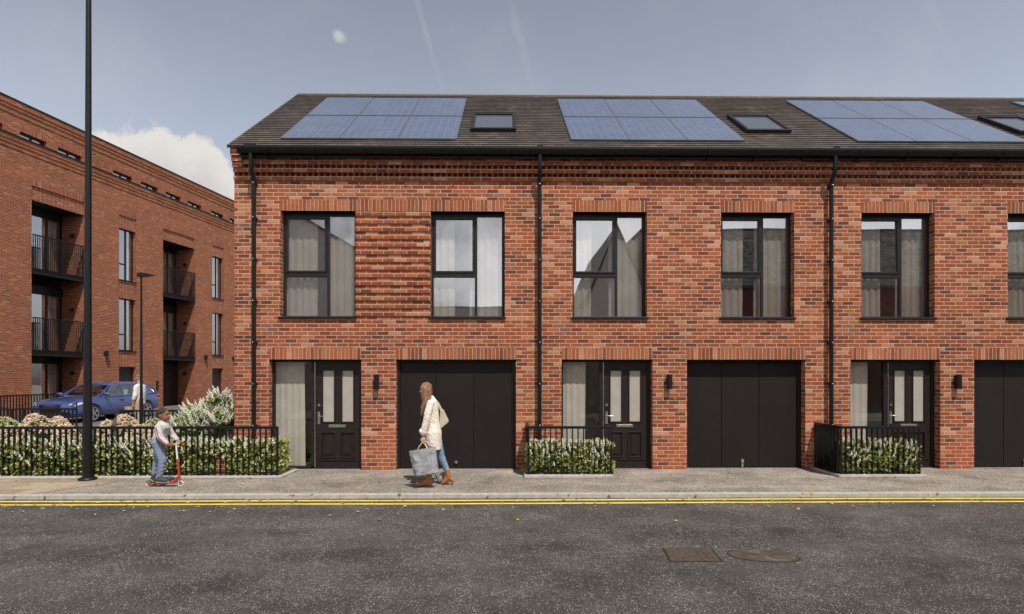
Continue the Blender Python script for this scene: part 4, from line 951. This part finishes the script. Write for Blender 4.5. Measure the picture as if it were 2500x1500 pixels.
def lathe_el(m, secs, n=22):
    vs = []
    for (cx, cy, z, rx, ry) in secs:
        for k in range(n): a = 2*math.pi*k/n; wv = 1+.03*math.sin(a*5+z*9); vs.append((cx+rx*wv*math.cos(a), cy+ry*wv*math.sin(a), z))
    m.add(vs, [(i*n+k, i*n+(k+1)%n, (i+1)*n+(k+1)%n, (i+1)*n+k) for i in range(len(secs)-1) for k in range(n)]); m.add(vs[:n], [tuple(range(n))[::-1]]); m.add(vs[-n:], [tuple(range(n))])
lathe_el(m, [(-.03,0,.615,.122,.175),(-.04,0,.72,.133,.187),(-.045,0,.90,.137,.19),(-.055,0,1.05,.115,.155),(-.07,0,1.2,.118,.16),(-.072,0,1.32,.108,.165),(-.07,0,1.40,.075,.13)])
chain(m, [(-.055,0,1.40),(-.075,0,1.45)], [.075,.062])
chain(m, [WS,(-.11,-.21,1.22),WE,(-.17,-.213,.95),(-.18,-.207,.90)], [.066,.062,.060,.055,.050]); chain(m, [(-.09,.165,1.385),(-.02,.21,1.12),(-.12,.20,.93)], [.062,.058,.048])
chain(m, [(-.17,-.21,.925),(-.205,-.215,.935)], [.055,.048])
coat = solid('coat', m, M['coat'], o, .007, 3)
for v in coat.data.vertices:
    p = v.co; v.co = p + Vector((0,-1,0))*(.016*noise.noise((p.x*11, p.y*4, p.z*3)) + .007*noise.noise((p.x*24, 3, p.z*26+p.x*20)))
m = MB(); chain(m, [(-.13,0,1.40),(-.15,0,1.15)], [.045,.05]); solid('shirt', m, M['white_cloth'] if 'white_cloth' in M else M['white'], o, .01)
m = MB(); chain(m, [(-.03,-.065,.86),(-.095,-.085,.50),(-.112,-.085,.22)], [.085,.064,.050]); chain(m, [(-.01,.065,.86),(.07,.09,.48),(.175,.09,.245)], [.085,.068,.048]); solid('jeans', m, M['denim'], o, .008, 3)
def boot(m, a, t_, heel, top, w_=.036):
    a = Vector(a); t_ = Vector(t_); heel = Vector(heel); top = Vector(top)
    chain(m, [top, a, a+(t_-a)*.35], [.050,.047,.042]); chain(m, [a+(t_-a)*.3, t_+(a-t_)*.12, t_], [.042,.036,.030]); chain(m, [a, heel+Vector((0,0,.06))], [.042,.032]); chain(m, [heel+Vector((0,0,.065)), heel], [.022,.012])
    chain(m, [heel+Vector((0,0,.06)), t_-Vector((0,0,.004))], [.022,.02])
m = MB(); boot(m, (-.10,-.09,.115), (-.275,-.10,.032), (-.065,-.09,.012), (-.108,-.088,.215)); boot(m, (.205,.09,.125), (.105,.09,.034), (.268,.09,.018), (.178,.09,.25)); solid('boots', m, M['boot_f'], o, .006, 2)
m = MB(); m.ell(hc+Vector((.012,0,.020)), (.098,.083,.104)); m.ell(hc+Vector((.040,0,-.04)), (.070,.080,.11)); chain(m, [hc+Vector((-.03,-.04,.085)), hc+Vector((-.06,-.062,.03)), hc+Vector((-.045,-.078,-.06)), hc+Vector((-.03,-.09,-.16))], [.022,.024,.026,.028])
for y in (-1,1):
    chain(m, [hc+Vector((-.01,y*.055,.02)), hc+Vector((0,y*.085,-.09)), hc+Vector((.01,y*.105,-.19)), hc+Vector((-.035,y*.125,-.30)), hc+Vector((-.055,y*.135,-.42))], [.048,.044,.042,.036,.012])
    chain(m, [hc+Vector((.05,y*.05,-.02)), hc+Vector((.06,y*.07,-.14)), hc+Vector((.03,y*.10,-.22))], [.05,.045,.03])
hr = solid('hair', m, M['hair'], o, .005, 1)
for v in hr.data.vertices:
    p = v.co; q = p-hc; a = math.atan2(q.y, q.x); v.co = p + Vector((q.x, q.y, 0)).normalized()*(.006*noise.noise((a*7, q.y*30, p.z*2.5)) + .005*noise.noise((p.x*70, p.y*70, p.z*3)))
m = MB(); 
for y in (-1,1): m.ell(hc+Vector((-.088,y*.034,.012)), (.012,.030,.024), 12, 8); m.bar(hc+Vector((-.085,y*.062,.02)), hc+Vector((-.0,y*.078,.018)), .006, .008)
m.bar(hc+Vector((-.098,-.02,.018)), hc+Vector((-.098,.02,.018)), .006); m.build('sunglasses', M['dark'], o)
MB().ell(hc+Vector((-.094,0,-.052)), (.006,.018,.006), 10, 6).build('mouth', M['lips'], o); MB().tube([(-.185,-.205+.03*math.cos(q),.865+.0*q) if False else (-.184+.029*math.sin(q),-.205+.029*math.cos(q),.862) for q in [i*math.pi/8 for i in range(17)]], .006, 6).build('wristwatch', M['dark'], o)
# paper bag carried in the hand
o = thing('carrier_bag', 'large crumpled grey carrier bag hanging from the walking woman\'s hand', 'bag', (-1.31,-1.81,.19))
m = MB(); N = 16; cr = [(-.252,.42),(.17,.488),(.24,.06),(-.166,.0)]
def bp(u, v, side):
    tx = (1-u)*cr[0][0]+u*cr[1][0]; tz = (1-u)*cr[0][1]+u*cr[1][1]; bx = (1-u)*cr[3][0]+u*cr[2][0]; bz = (1-u)*cr[3][1]+u*cr[2][1]
    x = tx*(1-v)+bx*v; z = tz*(1-v)+bz*v; th_ = (.035+.075*v)*min(1, 6*u*(1-u)+.15)*(1 if v < .97 else .6)
    k_ = abs(noise.noise((x*7+side*9, z*7, 2.2)))*.055 + abs(noise.noise((x*15, z*15+side, 5)))*.018
    return (x+.010*noise.noise((z*12, side, u*3)), side*(th_-k_*(.3+v)), z+.012*noise.noise((u*6, side*2, 7)))
for sd_ in (-1, 1):
    vs = [bp(i/N, j/N, sd_) for j in range(N+1) for i in range(N+1)]
    m.add(vs, [((j*(N+1)+i), (j*(N+1)+i+1), ((j+1)*(N+1)+i+1), ((j+1)*(N+1)+i))[::sd_] for j in range(N) for i in range(N)])
for i in range(N):
    m.quad(bp(0,i/N,-1), bp(0,(i+1)/N,-1), bp(0,(i+1)/N,1), bp(0,i/N,1)); m.quad(bp(1,i/N,1), bp(1,(i+1)/N,1), bp(1,(i+1)/N,-1), bp(1,i/N,-1)); m.quad(bp(i/N,1,-1), bp((i+1)/N,1,-1), bp((i+1)/N,1,1), bp(i/N,1,1))
m.build('bag_body', M['bagc'], o)
m = MB()
for y in (-.02,.02): m.tube([(-.12,y,.42),(-.085,y*.8,.50),(-.03,y*.5,.565),(.01,y*.8,.53),(.045,y,.45)], .0085, 8)
m.build('handles', M['cord'], o)
o = thing('shoulder_bag', 'beige canvas bag hanging behind the woman\'s back from her shoulder', 'bag', (-1.03,-1.55,1.1))
m = MB(); m.prism([(-.05,.20),(.0,.16),(.085,-.02),(.08,-.045),(-.035,-.14),(-.06,-.10)], -.07, .07); m.build('bag_body', M['canvas'], o, bevel=.012); m = MB(); m.tube([(-.04,0,.19),(-.08,.05,.26),(-.13,.09,.32)], .011, 8); m.tube([(-.05,-.03,.17),(-.09,0,.25),(-.14,.07,.32)], .009, 8); m.build('strap', M['canvas'], o)
o = thing('small_bag', 'small slack grey cloth bag with black straps low between the woman\'s boots', 'bag', (-1.10,-1.42,.0))
m = MB(); m.ell((.02,0,.11), (.055,.05,.105), rot=Matrix.Rotation(.45,3,'Y')); solid('bag_body', m, simple('slack_grey_cloth', (.36,.34,.31), .85), o, .008)
m = MB(); m.tube([(-.10,-.03,.20),(-.065,-.04,.12),(-.03,-.045,.04)], .006, 6); m.tube([(-.03,-.045,.22),(-.055,-.05,.13),(-.03,-.045,.04)], .005, 6); m.tube([(-.03,-.045,.04),(.03,-.04,.012),(.10,-.03,.02)], .006, 6); m.build('straps', M['dark'], o)

# boy
BO = (-5.93,-1.58,0.0); o = thing('person', 'small boy in a grey zipped jacket and jeans riding a red scooter', 'person', BO)
hb = Vector((.252,0,1.185)); m = MB(); fb = (1,-.14,.03); head(m, hb, fb, 1.06); chain(m, [(.225,0,1.04),(.24,0,1.13)], [.042,.038])
chain(m, [(.235,0,.98),(.205,0,.85),(.175,0,.74)], [.082,.078,.085])
for y in (-.07,.07): chain(m, [(.235,y*.7,.985),(.225,y*1.55,1.005)], [.06,.042])
RW, LW = (.415,-.150,.722), (.395,.150,.752)
chain(m, [(.235,-.115,.995),(.285,-.155,.83),RW], [.036,.028,.020]); chain(m, [(.235,.115,.995),(.31,.155,.84),LW], [.036,.028,.020])
chain(m, [(.175,-.055,.73),(.27,-.06,.44),(.215,-.055,.155),(.31,-.06,.095)], [.075,.048,.030,.012]); chain(m, [(.17,.055,.73),(.12,.055,.45),(.05,.055,.185),(.07,.06,.11)], [.075,.048,.028,.012])
hand(m, RW, (1,-.05,-.12), (0,.1,-1), (0,1,0), .62, 1.3); hand(m, LW, (1,.05,-.45), (-.3,.0,-1), (0,-1,0), .62, 1.3)
solid('body', m, SKIN_B, o, .005, 3); face_bits(o, hb, fb, 1.06, M['dark'])
m = MB(); m.ell(hb+Vector((-.020,0,.046)), (.094,.086,.077)); m.ell(hb+Vector((-.058,0,.0)), (.050,.074,.070)); solid('hair', m, simple('short_black_hair', (.035,.022,.016), .8, var=.4, scale=60, bstr=.6), o, .006, 2)
JK = simple('pale_grey_jersey', (.50,.48,.50), .85, var=.07, scale=20)
m = MB(); chain(m, [(.235,0,.975),(.20,0,.86),(.175,0,.78)], [.112,.104,.108]); chain(m, [(.225,-.08,1.0),(.225,.08,1.0)], [.058,.058]); chain(m, [(.215,0,1.03),(.235,0,1.07)], [.068,.052])
chain(m, [(.235,-.118,.993),(.285,-.157,.83),(.385,-.150,.737)], [.058,.050,.040]); chain(m, [(.235,.118,.993),(.31,.157,.84),(.375,.150,.768)], [.056,.047,.038])
jk = solid('jacket', m, JK, o, .006, 3)
for v in jk.data.vertices: p = v.co; v.co = p+Vector((0,-1,0))*.005*math.sin(p.z*60+p.x*50)
RD = simple('red_cloth', (.50,.03,.04), .8)
MB().tube([(.232,-.178,1.01),(.262,-.206,.93),(.292,-.210,.84),(.345,-.203,.775),(.39,-.192,.735)], .0055, 6).build('sleeve_stripe', RD, o)
m = MB(); chain(m, [(.19,-.01,.725),(.235,-.03,.70)], [.100,.07]); solid('shirt_hem', m, RD, o, .008); MB().tube([(.26,-.06,1.055),(.29,-.02,1.01),(.30,.03,1.05)], .012, 8).build('collar', RD, o)
m = MB(); m.bar((.322,-.075,.965),(.36,-.03,.955), .01, .012); m.bar((.30,-.09,.955),(.335,-.07,.94),.008,.006); m.build('pocket_flap', M['dark'], o)
m = MB(); chain(m, [(.175,-.05,.735),(.265,-.06,.45),(.222,-.055,.195)], [.098,.066,.050]); chain(m, [(.165,.05,.735),(.12,.055,.45),(.062,.055,.205)], [.095,.064,.048])
jn = solid('jeans', m, M['denim_b'], o, .006, 3)
for v in jn.data.vertices: p = v.co; v.co = p+Vector((math.sin(p.z*95)*.0022*(1 if p.z < .5 else .3),0,0))
SH = simple('dark_grey_canvas', (.055,.055,.065), .8)
m = MB(); chain(m, [(.195,-.055,.125),(.26,-.058,.120),(.345,-.06,.100)], [.040,.038,.026]); chain(m, [(.055,.055,.15),(.035,.055,.135),(.075,.058,.10)], [.033,.034,.026]); solid('shoes', m, SH, o, .005, 2)
m = MB(); chain(m, [(.17,-.057,.082),(.36,-.06,.079)], [.014,.012]); chain(m, [(-.005,.056,.145),(.075,.056,.072)], [.013,.012]); m.build('shoe_soles', M['white'], o)
# scooter
o = thing('kick_scooter', 'red and white two wheeled kick scooter under the boy', 'scooter', BO); RS = simple('red_scooter_paint', (.50,.035,.025), .3, spec=.6)
m = MB(); m.prism([(.02,.052),(.43,.052),(.47,.085),(.40,.085),(.38,.067),(.02,.067)], -.055, .055); m.bar((-.0,-.03,.05),(.06,-.03,.055),.012,.03); m.bar((-.0,.03,.05),(.06,.03,.055),.012,.03); m.prism([(.36,.068),(.47,.10),(.50,.175),(.475,.165),(.43,.10),(.36,.085)], -.022, .022); m.build('deck', RS, o, bevel=.004)
MB().prism([(.06,.0675),(.34,.0675),(.34,.071),(.06,.071)], -.048, .048).build('grip_tape', M['black'], o)
for x in (0.0, .533):
    wh = bpy.data.objects.new('wheel', None); C.objects.link(wh); wh.parent = o; wh.location = (x,0,.0485)
    q = MB()
    q.tube([(.040*math.cos(a),0,.040*math.sin(a)) for a in [i*math.pi/16 for i in range(33)]], .0085, 10, cap=False); q.build('tyre', M['white'], wh)
    q = MB()
    for kk in range(5): a = kk*2*math.pi/5; q.bar((0,0,0),(.037*math.cos(a),0,.037*math.sin(a)),.010,.012,up=(0,1,0))
    q.tube([(0,-.012,0),(0,.012,0)], .012, 12); q.build('rim', M['alloy'], wh)
MB().tube([(.530,-.018,.05),(.526,-.018,.11),(.512,0,.15)], .009, 8).tube([(.530,.018,.05),(.526,.018,.11),(.512,0,.15)], .009, 8).tube([(.516,0,.13),(.477,0,.455)], .0165, 14).tube([(.508,0,.195),(.506,0,.22)], .024, 14).build('lower_stem', RS, o)
MB().tube([(.477,0,.455),(.452,0,.705)], .0135, 14).build('upper_stem', M['white'], o)
MB().tube([(.452,-.19,.706),(.452,.19,.706)], .011, 10).build('handlebar', M['white'], o); m = MB(); m.tube([(.452,-.20,.706),(.452,-.10,.706)], .0155, 10); m.tube([(.452,.10,.706),(.452,.20,.706)], .0155, 10); m.build('grips', RS, o)
MB().prism([(-.045,.085),(-.02,.10),(.03,.095),(.05,.07),(.03,.07),(0,.085),(-.035,.075)], -.02, .02).build('rear_mudguard', M['steel'], o)

# man
o = thing('person', 'man in white shirt and beige trousers half hidden by the slim lamp post', 'person', (*CX(341,18.7),.0))
m = MB(); hm = Vector((-.055,0,1.745)); head(m, hm, (-1,0,0), 1.05); chain(m, [(-.01,0,1.55),(-.025,0,1.66)], [.062,.055]); chain(m, [(0,0,1.42),(0,0,1.2),(0,0,1.02)], [.11,.11,.11])
for y in (-1,1):
    chain(m, [(0,y*.06,1.44),(0,y*.16,1.455)], [.07,.05]); chain(m, [(0,y*.185,1.44),(-.0,y*.24,1.16),(-.06,y*.24,.92)], [.045,.040,.030]); hand(m, (-.06,y*.24,.92), (-.1,0,-1), (0,-y,0), (-1,0,0), 1.05)
    chain(m, [(0,y*.10,.98),(-.02-.04*y,y*.11,.52),(.0-.06*y,y*.11,.09),(-.17-.06*y,y*.12,.045)], [.115,.072,.048,.038])
solid('body', m, SKIN_M, o, .007, 3); face_bits(o, hm, (-1,0,0), 1.05, M['dark'])
m = MB(); m.ell(hm+Vector((.016,0,.045)), (.100,.082,.078)); solid('hair', m, simple('short_grey_brown_hair', (.17,.11,.08), .8, var=.4, scale=50), o, .007)
m = MB(); lathe_el(m, [(0,0,.90,.145,.20),(0,0,1.05,.14,.19),(0,0,1.3,.15,.21),(0,0,1.46,.12,.19),(0,0,1.53,.07,.09)]); 
for y in (-1,1): chain(m, [(0,y*.06,1.48),(0,y*.17,1.46),(-.0,y*.235,1.18),(-.03,y*.24,1.08)], [.085,.080,.066,.062])
M['white_cloth'] = simple('white_shirt_cloth', (.72,.70,.68), .85, var=.05)
sh = solid('shirt', m, M['white_cloth'], o, .01, 3)
for v in sh.data.vertices: p = v.co; v.co = p+Vector((0,-1,0))*.010*noise.noise((p.x*9, p.y*5, p.z*7))
m = MB()
for y in (-1,1): chain(m, [(0,y*.09,.95),(-.02-.04*y,y*.11,.52),(.0-.06*y,y*.11,.12)], [.128,.088,.068])
solid('trousers', m, simple('beige_trouser_cloth', (.42,.33,.25), .85), o, .01)
m = MB()
for y in (-1,1): chain(m, [(.02-.06*y,y*.11,.055),(-.19-.06*y,y*.12,.045)], [.052,.04])
solid('shoes', m, M['boot_f'], o, .01)
o = thing('parcel', 'small light brown package in the hand of the man by the lamp post', 'package', (0,0,0)); xm, ym = CX(341,18.7); o.location = (xm-.17, ym-.24, .78)
m = MB().box(-.14,.10,-.03,.03,-.05,.05); m.build('box', simple('brown_card', (.45,.29,.18), .8), o, bevel=.004); MB().box(-.03,-.01,-.032,.032,-.052,.052).build('tape', M['canvas'], o)

# ------------------------------------------------------------------ buildings across the street (seen in the window panes)
def gable(name, label, x0, x1, y0, y1, he, hr_, mat, rm):
    o = thing(name, label, 'building', (0,0,0)); m = MB(); mx = (x0+x1)/2
    m.prism([(x0,0),(x0,he),(mx,hr_),(x1,he),(x1,0)], y0, y1); m.build('wall', mat, o); q = MB()
    q.prism([(x0-.25,he-.25),(x0-.25,he-.1),(mx,hr_+.16),(x1+.25,he-.1),(x1+.25,he-.25),(mx,hr_+.01)], y0-.2, y1+.2); q.build('roof', rm, o); return o
gable('gabled_house', 'grey rendered gabled house across the street, reflected in the left window', -17.5, -8.2, -34, -22, 8.9, 11.6, M['render'], M['slate'])
gable('gabled_house', 'narrow steep gabled house across the street, reflected in the third window', 4.9, 8.1, -33, -21.5, 6.4, 10.4, M['render'], M['slate'])
o = thing('garden_wall', 'long plain wall across the street, reflected low in the second window', 'wall', (0,0,0)); MB().box(-8.1,4.8,-23.6,-23.2,-.1,5.9).build('wall', M['render'], o); MB().box(-8.15,4.85,-23.65,-23.15,5.9,6.0).build('coping', M['concrete'], o)
o = thing('stone_warehouse', 'tall rubble stone building across the street, reflected in the right-hand windows', 'building', (0,0,0)); MB().box(8.6,36,-36,-24.2,-.1,10.9).build('wall', M['stone'], o); MB().box(8.5,36.1,-36.1,-24.1,10.9,11.0).build('coping', M['slate'], o)
o = thing('low_workshop', 'low dark workshop in front of the stone building across the street', 'building', (0,0,0)); MB().box(11,34,-23.8,-20.4,-.1,6.7).build('wall', M['maroon'], o); MB().box(10.8,34.2,-24.0,-20.2,6.7,6.85).build('roof', M['slate'], o)

# ------------------------------------------------------------------ render
S.render.engine = 'CYCLES'; S.cycles.max_bounces = 7; S.cycles.transparent_max_bounces = 16; S.cycles.caustics_reflective = False; S.cycles.caustics_refractive = False; S.cycles.use_denoising = True
v = S.view_settings; v.view_transform = 'Standard'; v.look = 'None'; v.gamma = 1; v.exposure = 0; v.use_curve_mapping = False
S.render.resolution_x = 1024; S.render.resolution_y = 614
